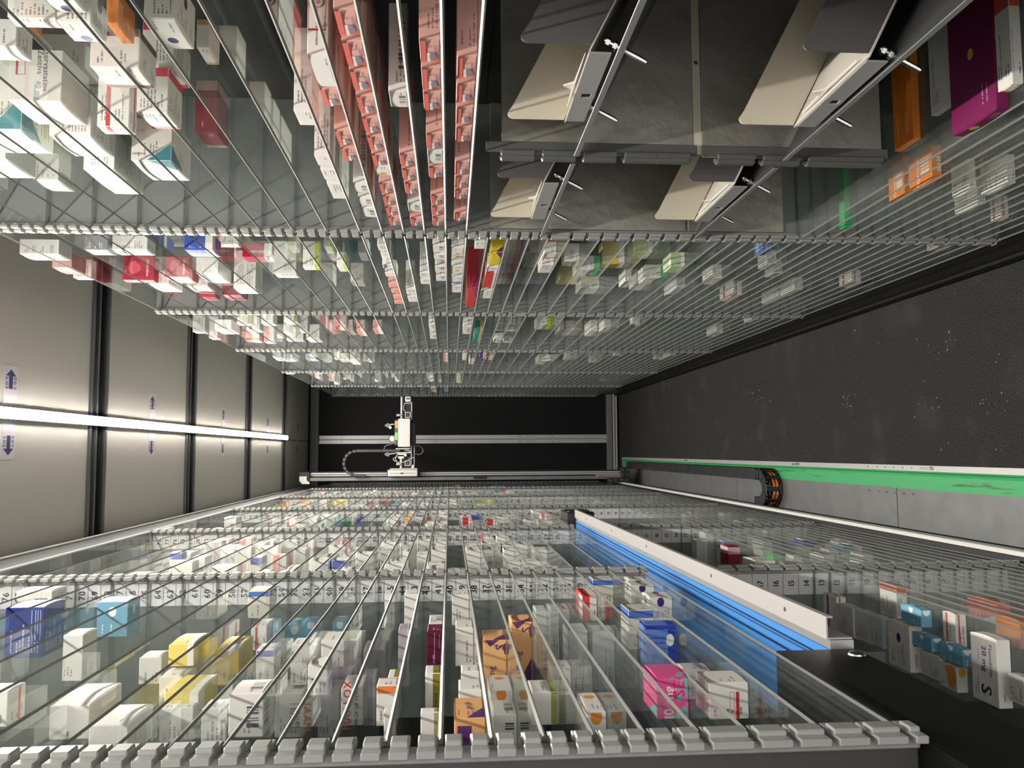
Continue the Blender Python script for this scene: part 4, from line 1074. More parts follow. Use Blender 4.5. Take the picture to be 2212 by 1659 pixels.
# ---------------------------------------------------------------- the setting
def build_room():
    WR, WL, YN = 0.775, -0.60, -0.7
    mb = MB(); mb.box(WL - .1, WR + .1, YN - .1, FAR + .1, zz(FLOOR) - .05, zz(FLOOR)); f = struct(mb.build('floor', M['carpet']))
    c = MB(); c.box(WL - .1, WR + .1, YN - .1, FAR + .1, zz(CEIL) + .02, zz(CEIL) + .06)
    ceil = struct(c.build('ceiling', M['dark_grey']))
    ys = [YN] + [Y0 + k - 0.955 + 1 for k in range(0, 6)] + [FAR]
    ys = [YN, -0.245, 0.755, 1.755, 2.755, 3.715, 4.75, 5.765, FAR]
    for a, b in zip(ys[:-1], ys[1:]):
        for x0, x1 in (((WL, 0.09), (0.094, WR)) if b == FAR else ((WL, WR),)):
            p = MB(); p.cham(x0, x1, a + .066, b - .066 if b < FAR else b, zz(CEIL), zz(CEIL) + .02, .002)
            p.build('ceiling_panel', M['ceiling'], ceil)
        if b < FAR:
            r = MB()
            r.box(WL, WR, b - .066, b + .066, zz(CEIL) + .016, zz(CEIL) + .02, 0)
            for s in (-1, 1):                                     # flanges and the centre web of the ceiling channel
                r.box(WL, WR, b + s * .066, b + s * .052, zz(CEIL) - .006, zz(CEIL) + .016, 1)
                r.box(WL, WR, b + s * .046, b + s * .040, zz(CEIL) - .002, zz(CEIL) + .016, 0)
            r.box(WL, WR, b - .010, b + .002, zz(CEIL) - .001, zz(CEIL) + .016, 2)
            r.build('ceiling_channel', [M['rail_dark'], M['dark_grey'], M['dark_grey']], ceil)
    w = MB(); w.box(WR, WR + .04, YN, FAR, zz(FLOOR), zz(CEIL) + .02); struct(w.build('wall_right', M['black']))
    w = MB(); w.box(WL - .04, WL, YN, FAR, zz(FLOOR), zz(CEIL) + .02); struct(w.build('wall_left', M['black']))
    w = MB(); w.box(WL, WR, FAR + .02, FAR + .06, zz(FLOOR), zz(CEIL) + .02); wf = struct(w.build('wall_far', M['black']))
    for x0, x1 in ((WL, .066), (.140, WR)):
        p = MB(); p.cham(x0, x1, FAR, FAR + .02, zz(-1.262), zz(1.026), .002); p.build('wall_panel', M['black'], wf)
    for x0, x1 in ((.0685, .1020), (.1035, .1375)):
        p = MB(); p.cham(x0, x1, FAR - .03, FAR + .02, zz(-1.262), zz(1.026), .003)
        rnd = random.Random(5)
        for z in (.85, .42, .40, .11, -.55, -.57, -.62, -.64, -.66, -.82, -1.12):
            p.tube([((x0 + x1) / 2, FAR - .031, zz(z)), ((x0 + x1) / 2, FAR - .0295, zz(z))], .004, 6, 1)
        p.build('mullion', [M['alu_pale'], M['black_plastic']], wf)
    p = MB(); p.cham(WL, WR, FAR - .04, FAR + .02, zz(1.026), zz(1.095), .004); p.build('head_beam', M['dark_grey'], wf)
    p = MB(); p.cham(WL, WR, FAR - .04, FAR + .02, zz(-1.305), zz(-1.262), .004); p.build('sill_beam', M['sheet'], wf)
    p = MB()
    for z in (-1.310, -1.330):
        p.cham(WL, WR, FAR - .055, FAR - .02, zz(z) - .014, zz(z), .002)
    p.build('sill_rail', M['alu_pale'], wf)
    b = MB(); b.cham(FR + .017, FR + .03, YN, FAR - .06, zz(FLOOR), zz(-1.185), .002); struct(b.build('baseboard_right', M['black_plastic']))
    b = MB()
    for i in range(3):
        b.cham(FR + .006, FR + .017, YN, FAR - .06, zz(FLOOR) + .012 + .011 * i, zz(FLOOR) + .019 + .011 * i, .002)
    struct(b.build('trim_1', M['black']))
    # pale lint trodden into the carpet
    rnd = random.Random(3)
    lm = MB()
    for cx, cy, n, sp in ((.235, 3.62, 13, .045), (.16, 2.80, 16, .022), (.285, 2.22, 12, .03), (.125, 2.29, 4, .012), (.11, 2.02, 10, .03), (.22, 2.02, 3, .015), (.06, 2.5, 5, .09), (.31, 2.6, 6, .15), (.2, 3.1, 8, .25), (.1, 2.2, 9, .2)):
        for i in range(n):
            x, y = rnd.gauss(cx, sp * .6), rnd.gauss(cy, sp * 1.4)
            x = min(max(x, 0), FR - .02)
            s = rnd.uniform(.0005, .0016)
            a = rnd.uniform(0, 6.28)
            d = Vector((math.cos(a), math.sin(a), 0)) * s * rnd.uniform(1, 3.2)
            e = Vector((-math.sin(a), math.cos(a), 0)) * s * .8
            p = Vector((x, y, zz(FLOOR)))
            lm.add([p - d, p - e, p + d, p + e, p + Vector((0, 0, s * 1.2))], [(0, 1, 4), (1, 2, 4), (2, 3, 4), (3, 0, 4), (3, 2, 1, 0)])
    o = lm.build('carpet_lint', M['lint'])
    o['kind'] = 'stuff'; o['label'] = 'pale lint and card crumbs scattered over the dark carpet'; o['category'] = 'lint'


# ---------------------------------------------------------------- the lamp
def build_lamp():
    t = thing('led_strip_light', 'long thin white LED strip light running along the ceiling', 'light', (.103, 2.7, zz(1.085)))
    y0, y1, n = -.62, 5.78, 14
    h = MB(); h.cham(.103 - .015, .103 + .015, y0 - .006, y1 + .006, zz(1.089), zz(CEIL), .003)
    h.build('housing', M['alu_pale'], t)
    d = MB()
    for i in range(n):
        a, b = y0 + (y1 - y0) * i / n, y0 + (y1 - y0) * (i + 1) / n
        pts = [(.103 - .0135, zz(1.089)), (.103 - .0115, zz(1.0872)), (.103 - .007, zz(1.0862)), (.103 + .007, zz(1.0862)), (.103 + .0115, zz(1.0872)), (.103 + .0135, zz(1.089))]
        d.prism(pts, 'y', a, b)
    d.build('diffuser', M['led'], t)


# ---------------------------------------------------------------- ceiling stickers
def build_stickers():
    rows = [(2.22, .034, 2), (3.245, .032, 3), (4.24, .032, 4), (5.26, .032, 5), (6.28, .03, 6)]
    words = {2: 'second', 3: 'third', 4: 'fourth', 5: 'fifth', 6: 'sixth'}
    for y, hw, n in rows:
        zc = zz(CEIL)
        lab = {2: 'biggest arrow sticker, on the ceiling panel closest to the lens', 3: 'arrow sticker on the second ceiling panel from the lens', 4: 'arrow sticker on the third ceiling panel from the lens',
               5: 'arrow sticker on the fourth ceiling panel, by the lamp end', 6: 'tiny dim arrow sticker on the ceiling past the lamp end'}[n]
        b = MB(); b.box(-.012, .226, y - hw, y + hw, zc - .0008, zc)
        o = tag(b.build('direction_sticker', M['sticker'] if n < 6 else M['ceiling'], origin=(.107, y, zc)), lab, 'sticker', 'direction stickers')
        zt = zc - .0011
        for s, x0 in ((1, .166), (-1, .048)):
            a = MB()
            p = [(x0, y - .009), (x0 + s * .033, y - .009), (x0 + s * .033, y - .025), (x0 + s * .050, y), (x0 + s * .033, y + .025), (x0 + s * .033, y + .009), (x0, y + .009)]
            a.prism(p, 'z', zt, zt + .0004)
            a.build('arrow', M['navy_ink'], o)
        for txt, xm in (('2.%02d' % n, .181), ('1.%02d' % n, .033)):
            for sg in (1, -1):                   # one number reads each way along the arrow shaft
                w = MB()
                put_text(w, txt, (xm, y + sg * .0200, zt), (sg, 0, 0), (0, -sg, 0), .0185, bold=1)
                w.build('printed_number', M['navy_ink'], o)


# ---------------------------------------------------------------- racks
def slots(zs):
    """every notch of an upright: the plates sit in some of them"""
    g = []
    zs = sorted(zs)
    for a, b in zip(zs[:-1], zs[1:]):
        pitch = .0325 if b < -.20 else .0218
        n = max(1, round((b - a) / pitch))
        g += [a + (b - a) * i / n for i in range(n)]
    return g + [zs[-1]]


def upright(name, fx, sg, y, zs, parent, zlo, zhi, mat):
    mb = MB()
    X = lambda d: fx + sg * d
    mb.cham(X(.009), X(.0185), y - .0075, y + .0075, zz(zlo), zz(zhi), .0012)
    gaps = [zlo] + [z for z in slots(zs) if zlo + .004 < z < zhi - .004] + [zhi]
    for i, (a, b) in enumerate(zip(gaps[:-1], gaps[1:])):
        a2 = a + (.0008 if i else 0)
        b2 = b - .0055 if b < zhi else b
        if b2 - a2 < .004:
            continue
        mb.cham(X(0), X(.010), y - .009, y + .009, zz(a2 + .0006), zz(b2 - .0006), .0012)
        for s in (-1, 1):
            mb.cham(X(.004), X(.0105), y + s * .009, y + s * .021, zz(a2), zz(b2), .0009)
    return mb.build(name, mat, parent)


def number_z(n):
    return (n - 40) * .0236 if n >= 27 else -.31 + (n - 27) * .0323


ORD = ['first', 'second', 'third', 'fourth', 'fifth', 'sixth', 'seventh', 'eighth', 'ninth', 'tenth', 'eleventh', 'twelfth', 'thirteenth', 'fourteenth',
       'fifteenth', 'sixteenth', 'seventeenth', 'eighteenth', 'nineteenth', 'twentieth', 'twenty-first', 'twenty-second', 'twenty-third', 'twenty-fourth',
       'twenty-fifth', 'twenty-sixth', 'twenty-seventh', 'twenty-eighth', 'twenty-ninth', 'thirtieth', 'thirty-first', 'thirty-second', 'thirty-third',
       'thirty-fourth', 'thirty-fifth', 'thirty-sixth', 'thirty-seventh', 'thirty-eighth', 'thirty-ninth', 'fortieth', 'forty-first', 'forty-second',
       'forty-third', 'forty-fourth', 'forty-fifth', 'forty-sixth']


def build_racks():
    plate = {}
    for side, fx, sg in (('R', FR, 1), ('L', FL, -1)):
        mb = MB()
        T = .0045
        pr = [(.0035, -T * .55), (.0055, 0), (.284, 0), (.284, -T), (.0055, -T)]
        vs = [(sg * x, y_, z_) for y_ in (.0085, .9915) for x, z_ in pr]
        fs = [(0, 1, 6, 5), (1, 2, 7, 6), (2, 3, 8, 7), (3, 4, 9, 8), (4, 0, 5, 9), (4, 3, 2, 1, 0), (5, 6, 7, 8, 9)]
        if sg < 0:
            fs = [tuple(reversed(q)) for q in fs]
        mb.add(vs, fs)
        mb.m = [1, 0, 2, 0, 1, 2, 2]
        me = bpy.data.meshes.new('glass_shelf')
        me.from_pydata(mb.v, [], mb.f)
        for m in (M['glass'], M['edge'], M['edge_dark']):
            me.materials.append(m)
        me.polygons.foreach_set('material_index', mb.m)
        plate[side] = me
        rack = 'chute rack' if side == 'R' else 'belt rack'
        for k in range(6):
            y = Y0 + k
            t = thing('shelf_bay', '%s bay from the lens on the %s, glass shelves in notched uprights' % (ORD[k], rack), 'shelving', (fx + sg * .15, y, zz(-1.19)), 'bays of the %s' % rack)
            zs = SHELF_Z[side, k]
            full = SHELF_Z[side, 1] if side == 'R' else SHELF_Z['L', 0]
            for kk in ([k] if k < 5 else [5, 6]):
                yy = Y0 + kk
                if side == 'R':
                    upright('notched_upright', fx, sg, yy, SHELF_Z['R', 1], t, -1.178, .925, M['post'])
                elif kk <= 2:
                    upright('notched_upright', fx, sg, yy, [z for z in SHELF_Z['L', 0] if z > -.5] + [-.395], t, -.397, .925, M['post'])
                    if kk:
                        upright('notched_upright', fx, sg, yy, [z for z in SHELF_Z['L', 0] if z < -.5] + [-.5431, -.5766, -.610, -.6435, -.677, -.7105], t, -1.19, -.5431, M['post'])
                else:
                    upright('notched_upright', fx, sg, yy, SHELF_Z['L', 3] + [-.4131, -.4785, -.5439, -.6093, -.6747], t, -1.19, .925, M['post'])
                p = MB()
                if side == 'L' and kk <= 2:
                    p.cham(fx - .0185, fx - .286, yy - .003, yy + .003, zz(-.397), zz(.925), .001)
                    if kk:
                        p.cham(fx - .0185, fx - .286, yy - .003, yy + .003, zz(-1.19), zz(-.5431), .001)
                else:
                    p.cham(fx + sg * .0185, fx + sg * .286, yy - .003, yy + .003, zz(-1.19), zz(.925), .001)
                p.build('partition', M['panel'] if (side, kk) != ('L', 0) else M['shaded_panel'], t)
                if side == 'L' and 1 <= kk <= 5:
                    spans = ((-.385, .915, range(24, 79)), (-1.165, -.555, range(1, 19))) if kk <= 2 else ((-1.165, .915, range(1, 79)),)
                    for za, zb, rng in spans:
                        c = MB(); nm = MB()
                        c.box(-.2515, -.2945, yy - .0042, yy - .0032, zz(za), zz(zb))
                        for n in rng:
                            zc = number_z(n); half = .0118 if n >= 27 else .0161
                            if zc - half < za or zc + half > zb:
                                continue
                            put_text(nm, str(n), (-.2725, yy - .00445, zz(zc) - .0008), (1, 0, 0), (0, 0, 1), .017, bold=1)
                            nm.box(-.2515, -.2945, yy - .00445, yy - .0043, zz(zc + half) - .0004, zz(zc + half) + .0004)
                        st = c.build('number_strip', M['card'], t)
                        nm.build('printed_numbers', M['ink'], st)
            for z in zs:
                link('glass_shelf', plate[side], t, (fx, y, zz(z)))
            if (side, k) == ('R', 0):
                chute_zone(t)


def chute_zone(t):
    """metal-lined part of the first bay on the chute rack"""
    for z0, z1 in ((-.3737, -.0777), (-.673, -.387)):
        p = MB()
        p.cham(.4500, .7267, 1.238, 1.241, zz(z0), zz(z1), .0008)
        p.cham(.7267, .7287, 1.238, 1.262, zz(z0), zz(z1), .0008)
        p.build('metal_panel', M['dark_sheet'], t)
    for z0, z1 in ((-.4935, -.083), (-.705, -.4985)):
        p = MB(); p.cham(.4600, .7267, 1.7055, 1.7085, zz(z0), zz(z1), .0008); p.build('metal_panel', M['dark_sheet'], t)
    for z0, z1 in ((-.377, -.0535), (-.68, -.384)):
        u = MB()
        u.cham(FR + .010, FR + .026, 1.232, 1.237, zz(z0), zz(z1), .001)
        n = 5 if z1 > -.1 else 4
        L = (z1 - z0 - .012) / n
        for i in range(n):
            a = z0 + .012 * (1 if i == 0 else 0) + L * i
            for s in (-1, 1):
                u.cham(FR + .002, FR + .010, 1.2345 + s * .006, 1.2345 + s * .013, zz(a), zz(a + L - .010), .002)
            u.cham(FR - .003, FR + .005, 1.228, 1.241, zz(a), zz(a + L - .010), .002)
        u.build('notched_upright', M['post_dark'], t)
    p = MB(); p.cham(.455, .722, 1.239, 1.2405, zz(-.3865), zz(-.3742), .0004); p.tube([(.60, 1.2375, zz(-.380)), (.60, 1.239, zz(-.380))], .0035, 8, 1)
    p.build('white_bracket', [M['cream_metal'], M['zinc']], t)


SL = -.52                                     # fall of the chutes towards the back


def build_chutes():
    for S, row in ((-.1845, 'upper'), (-.505, 'lower')):
        m = MB()
        a, b = FR, .724
        pts = [(a, zz(S)), (a, zz(S) - .006), (a + .002, zz(S) - .006), (a + .002, zz(S) - .002), (b, zz(S) - .0025 + (b - a) * SL), (b, zz(S) + (b - a) * SL)]
        for y0, y1 in ((.737, 1.217), (1.252, 1.690)):
            m.prism(pts, 'y', y0, y1)
        o = m.build('mounting_plate', M['dark_grey'], origin=(.58, 1.2, zz(S)))
        e = MB()
        for y0, y1 in ((.737, 1.217), (1.252, 1.690)):
            e.cham(a - .0015, a, y0, y1, zz(S) - .0075, zz(S) + .0005, .0004)
        e.build('front_edge', M['alu'], o)
        tag(o, 'sloping sheet metal plate carrying the %s pair of white chutes' % row, 'plate', 'chute mounting plates')
        for yn, yf, which in ((.893, 1.106, 'near'), (1.352, 1.585, 'far')):
            lab = '%s white metal chute bolted over the %s sloping plate, flap walls and slotted lip' % ({'near': 'larger', 'far': 'smaller'}[which], row)
            t = thing('outfeed_chute', lab, 'chute', (.45, (yn + yf) / 2, zz(S)), 'white metal outfeed chutes')
            x0, x1 = .450, .715
            zt, zb = S + .109, S + .030

            def wall(y, mat, nm):
                w = MB()
                c = .010
                pts = [(x0, zz(zb)), (x0, zz(zt) - c)] + [(x0 + c - c * math.cos(q), zz(zt) - c + c * math.sin(q) + (c - c * math.cos(q)) * SL * .5) for q in (.5, 1.0, 1.4)]
                pts += [(x0 + .02, zz(zt) + .02 * SL), (x1, zz(zt) + (x1 - x0) * SL), (x1, zz(zb) + (x1 - x0) * SL)]
                w.prism(pts, 'y', y - .001, y + .001)
                return w.build(nm, mat, t)
            wall(yn, M['near_wall_grey'], 'side_wall')
            wall(yf, M['cream_metal'], 'side_wall')
            fl = MB()
            fl.prism([(x0 - .004, zz(zb)), (x1, zz(zb) + (x1 - x0) * SL), (x1, zz(zb) - .002 + (x1 - x0) * SL), (x0 - .004, zz(zb) - .002)], 'y', yn + .001, yf - .001)
            fl.build('chute_floor', M['white_metal'], t)
            lp = MB()
            ya, yb = yn + .006, yf - .012
            ys = yn + (yf - yn) * .56
            zl = S + .004
            lp.cham(x0 - .007, x0 - .0045, ya, ys - .006, zz(zl), zz(zb), .0006)
            lp.cham(x0 - .007, x0 - .0045, ys + .006, yb, zz(zl), zz(zb), .0006)
            lp.box(x0 - .007, x0 - .0045, ys - .006, ys + .006, zz(zl + .017), zz(zb))
            lp.box(x0 - .007, x0 - .0045, ys - .006, ys + .006, zz(zl), zz(zl + .005))
            lp.build('front_lip', M['lip_grey'], t)
            sp = MB()
            ym = yn + (yf - yn) * .5
            sp.prism([(yn + .03, zz(zb)), (ym, zz(zb) + .002), (ym + .01, zz(zb) + .014), (ym + .02, zz(zb) + .002), (yf - .03, zz(zb))], 'x', x0 + .004, x0 + .006)
            sp.build('spring_clip', M['white_metal'], t)
            d = Vector((-.46, 0, -.888))
            for yb_ in (yn + .010, yf - .035):
                p0 = Vector((FR + .012, yb_, zz(S) - .004))
                bo = MB()
                bo.tube([p0 - d * .017, p0 + d * .030], .0030, 8)
                bo.tube([p0 + d * .030, p0 + d * .036], .0025, 8)
                for i in range(7):
                    bo.tube([p0 + d * (.012 + .0032 * i), p0 + d * (.0132 + .0032 * i)], .0035, 8)
                q = bo.build('bolt', M['zinc'], o)
                for s in (-.0150, -.006, .0045):
                    nu = MB()
                    nu.tube([p0 + d * s, p0 + d * (s + .0045)], .0056, 6)
                    nu.build('nut', M['zinc'], q)


# ---------------------------------------------------------------- conveyor in the belt rack
def build_conveyor():
    t = thing('belt_conveyor', 'blue belt conveyor with white side profile inside the belt rack', 'conveyor', (-.33, 2.0, zz(-.55)))
    rise = lambda y: (y - 1.0) * .0112
    ya, yb = 1.034, 3.0

    def slab(x0, x1, z0, z1, mi=0, mb=None, y0=ya, y1=yb):
        vs = []
        for y in (y0, y1):
            for x, z in ((x0, z0), (x1, z0), (x1, z1), (x0, z1)):
                vs.append((x, y, zz(z) + rise(y)))
        mb.add(vs, [(0, 1, 2, 3), (7, 6, 5, 4), (0, 4, 5, 1), (1, 5, 6, 2), (2, 6, 7, 3), (3, 7, 4, 0)], mi)
    p = MB(); slab(-.2335, -.2055, -.4675, -.4655, 0, p); slab(-.2075, -.2055, -.4740, -.4675, 0, p); slab(-.2335, -.2315, -.4985, -.4675, 0, p)
    for y in (1.16, 1.48, 1.95, 2.35, 2.75):
        p.tube([(-.2195, y, zz(-.4655) + rise(y)), (-.2195, y, zz(-.4648) + rise(y))], .0032, 8, 1)
    p.build('side_profile', [M['profile'], M['dark_grey']], t)
    g = MB(); slab(-.2455, -.2345, -.50, -.470, 0, g); slab(-.372, -.366, -.52, -.462, 0, g); g.build('guide_rail', M['alu'], t)
    b = MB(); slab(-.365, -.246, -.480, -.4685, 0, b); b.build('belt', M['belt'], t)
    s = MB()
    for x in (-.2615, -.275):
        slab(x - .0012, x + .0012, -.4688, -.4678, 0, s)
    s.build('belt_seam', M['belt_line'], t)
    u = MB(); slab(-.364, -.25, -.54, -.482, 0, u); u.build('bed', M['dark_grey'], t)
    h = MB()
    h.cham(-.300, -.215, 3.01, 3.17, zz(-.515), zz(-.415), .004)
    h.cham(-.43, -.300, 3.01, 3.13, zz(-.515), zz(-.43), .004)
    for y in (3.03, 3.15):
        for z in (-.425, -.505):
            h.tube([(-.2151, y, zz(z)), (-.2137, y, zz(z))], .004, 8, 1)
    h.build('drive_housing', [M['black_plastic'], M['zinc']], t)
    c = thing('cover_plate', 'black cover plate with one dome screw, closing the conveyor end', 'plate', (-.245, .6, zz(-.5)))
    k = MB(); k.cham(-.2475, -.2445, -.5, 1.03, zz(-.500), zz(-.399), .0008); k.cham(-.2475, -.43, 1.027, 1.03, zz(-.500), zz(-.4015), .0008); k.cham(-.2475, -.43, -.5, 1.03, zz(-.4015), zz(-.399), .0008)
    k.build('sheet', M['black_plate'], c)
    d = MB()
    d.tube([(-.2445, 1.0, zz(-.487)), (-.2425, 1.0, zz(-.487)), (-.2405, 1.0, zz(-.487)), (-.2392, 1.0, zz(-.487))], [.0105, .0098, .0072, .002], 14)
    d.build('dome_screw', M['zinc'], c)


# ---------------------------------------------------------------- gantry rails, cable tray, chain
def build_rails():
    t = thing('top_guide_rail', 'long grey aluminium rail under the ceiling above the belt rack', 'rail', (-.26, 3, zz(1.0)))
    m = MB(); m.cham(-.252, -.285, -.65, 6.66, zz(.955), zz(1.083), .002); m.build('fascia', M['rail_grey'], t)
    m = MB(); m.cham(-.246, -.252, -.65, 6.66, zz(1.066), zz(1.078), .001); m.cham(-.247, -.252, -.65, 6.66, zz(.957), zz(.966), .001); m.build('lip', M['alu_pale'], t)
    m = MB(); m.box(-.258, -.32, -.65, 6.66, zz(1.083), zz(CEIL)); m.build('mounting_strip', M['black_plastic'], t)
    t = thing('floor_guide_rail', 'long white and black guide rail at the foot of the belt rack', 'rail', (-.235, 3, zz(-1.27)))
    m = MB(); m.cham(-.216, -.246, -.65, 6.2, zz(-1.236), zz(-1.205), .002); m.build('running_rail', M['robot_white'], t)
    m = MB(); m.cham(-.221, -.24, -.65, 6.2, zz(-1.248), zz(-1.238), .001); m.cham(-.226, -.246, -.65, 6.2, zz(-1.204), zz(-1.197), .001); m.build('groove', M['black_plastic'], t)
    m = MB(); m.cham(-.220, -.244, -.65, 6.2, zz(-1.262), zz(-1.249), .002); m.build('lower_lip', M['alu_pale'], t)
    m = MB(); m.box(-.252, -.262, -.65, 6.2, zz(-1.355), zz(-1.236)); m.build('web', M['black_plastic'], t)
    # tray on the carpet
    t = thing('cable_tray', 'low metal floor tray with a scuffed green slide strip', 'tray', (-.15, 3, zz(FLOOR)))
    z = zz(FLOOR)
    for y0, y1 in ((-.65, 2.49), (2.494, 3.93), (3.934, 6.6)):
        m = MB(); m.box(-.1150, -.2515, y0, y1, z, z + .0025); m.build('floor_sheet', M['sheet'], t)
    m = MB(); m.prism([(-.0455, z), (-.0455, z + .003), (-.062, z + .0045), (-.062, z)], 'y', -.65, 6.6); m.build('edge_strip', M['alu_pale'], t)
    m = MB(); m.prism([(-.0620, z), (-.0620, z + .015), (-.0650, z + .017), (-.0670, z + .015), (-.069, z + .006), (-.0760, z + .004), (-.1150, z + .0035), (-.1150, z)], 'y', -.65, 6.6)
    m.build('green_slide', M['green'], t)
    for y in (2.30, 3.21, 4.75):
        m = MB(); m.tube([(-.053, y, z + .0055), (-.054, y + .055, z + .0065)], .0026, 6); m.tube([(-.053, y - .012, z + .0065), (-.053, y, z + .0065)], .0045, 6); m.build('screw', M['zinc'], t)
    m = MB()
    for y in (2.55, 2.6, 2.66, 2.4, 2.45, 2.5, 4.6, 4.7, 4.8, 4.9):
        for x in (-.053, -.130):
            m.tube([(x, y, z + .002), (x, y, z + .0068)], .0022, 6)
    o = m.build('rivet_row', M['zinc'], t); o['kind'] = 'stuff'
    # drag chain lying on its side, folded back at its near end
    t = thing('cable_chain', 'black drag chain with orange cables curled on the floor tray', 'chain', (-.1, 4.5, z))
    path = []
    y = 6.1
    R = .059
    cx, cy = -.1565, 3.47
    step = .046
    while y > cy:
        path.append((-.0975, y, 0)); y -= step
    n = 5
    for i in range(n + 1):
        q = math.pi * i / n
        path.append((cx + R * math.cos(q), cy - R * 1.25 * math.sin(q), 1))
    for i in range(1, 2):
        path.append((cx - R, cy + step * i, 2))
    mb = MB(); L = .0225
    for z0 in (.003, .064):                       # upper and lower side plates, each lapping the next link
        mb.cham(-L, L, -.024, .024, z0, z0 + .005, .0015)
        mb.cham(-L - .004, -L + .014, -.018, .018, z0 + (.005 if z0 > .03 else -.0015), z0 + (.0066 if z0 > .03 else 0), .0006)
    for sy in (-1, 1):
        mb.cham(-.009, .009, sy * .0215 - .0022, sy * .0215 + .0022, .006, .066, .0015)
    proto = bpy.data.meshes.new('chain_link'); proto.from_pydata(mb.v, [], mb.f); proto.materials.append(M['chain'])
    for i in range(len(path) - 1):
        a, b = Vector((path[i][0], path[i][1], 0)), Vector((path[i + 1][0], path[i + 1][1], 0))
        dirv = (b - a).normalized()
        mid = (a + b) / 2
        o = link('chain_link', proto, t, (mid.x, mid.y, z + .004))
        o.rotation_euler = (0, 0, math.atan2(dirv.y, dirv.x))
    for off, mt, zh in ((.010, 'orange_cable', .034), (.010, 'orange_cable', .020), (.010, 'black_plastic', .052), (-.006, 'black_plastic', .03)):
        pts = []
        for p in path:
            ang = 0 if p[2] == 0 else math.pi if p[2] == 2 else math.atan2(-(p[1] - cy) / 1.25, p[0] - cx)
            pts.append((p[0] + off * math.cos(ang), p[1] - off * math.sin(ang), z + zh))
        m = MB(); m.tube(pts, .0055, 6); m.build('cable', M[mt], t)


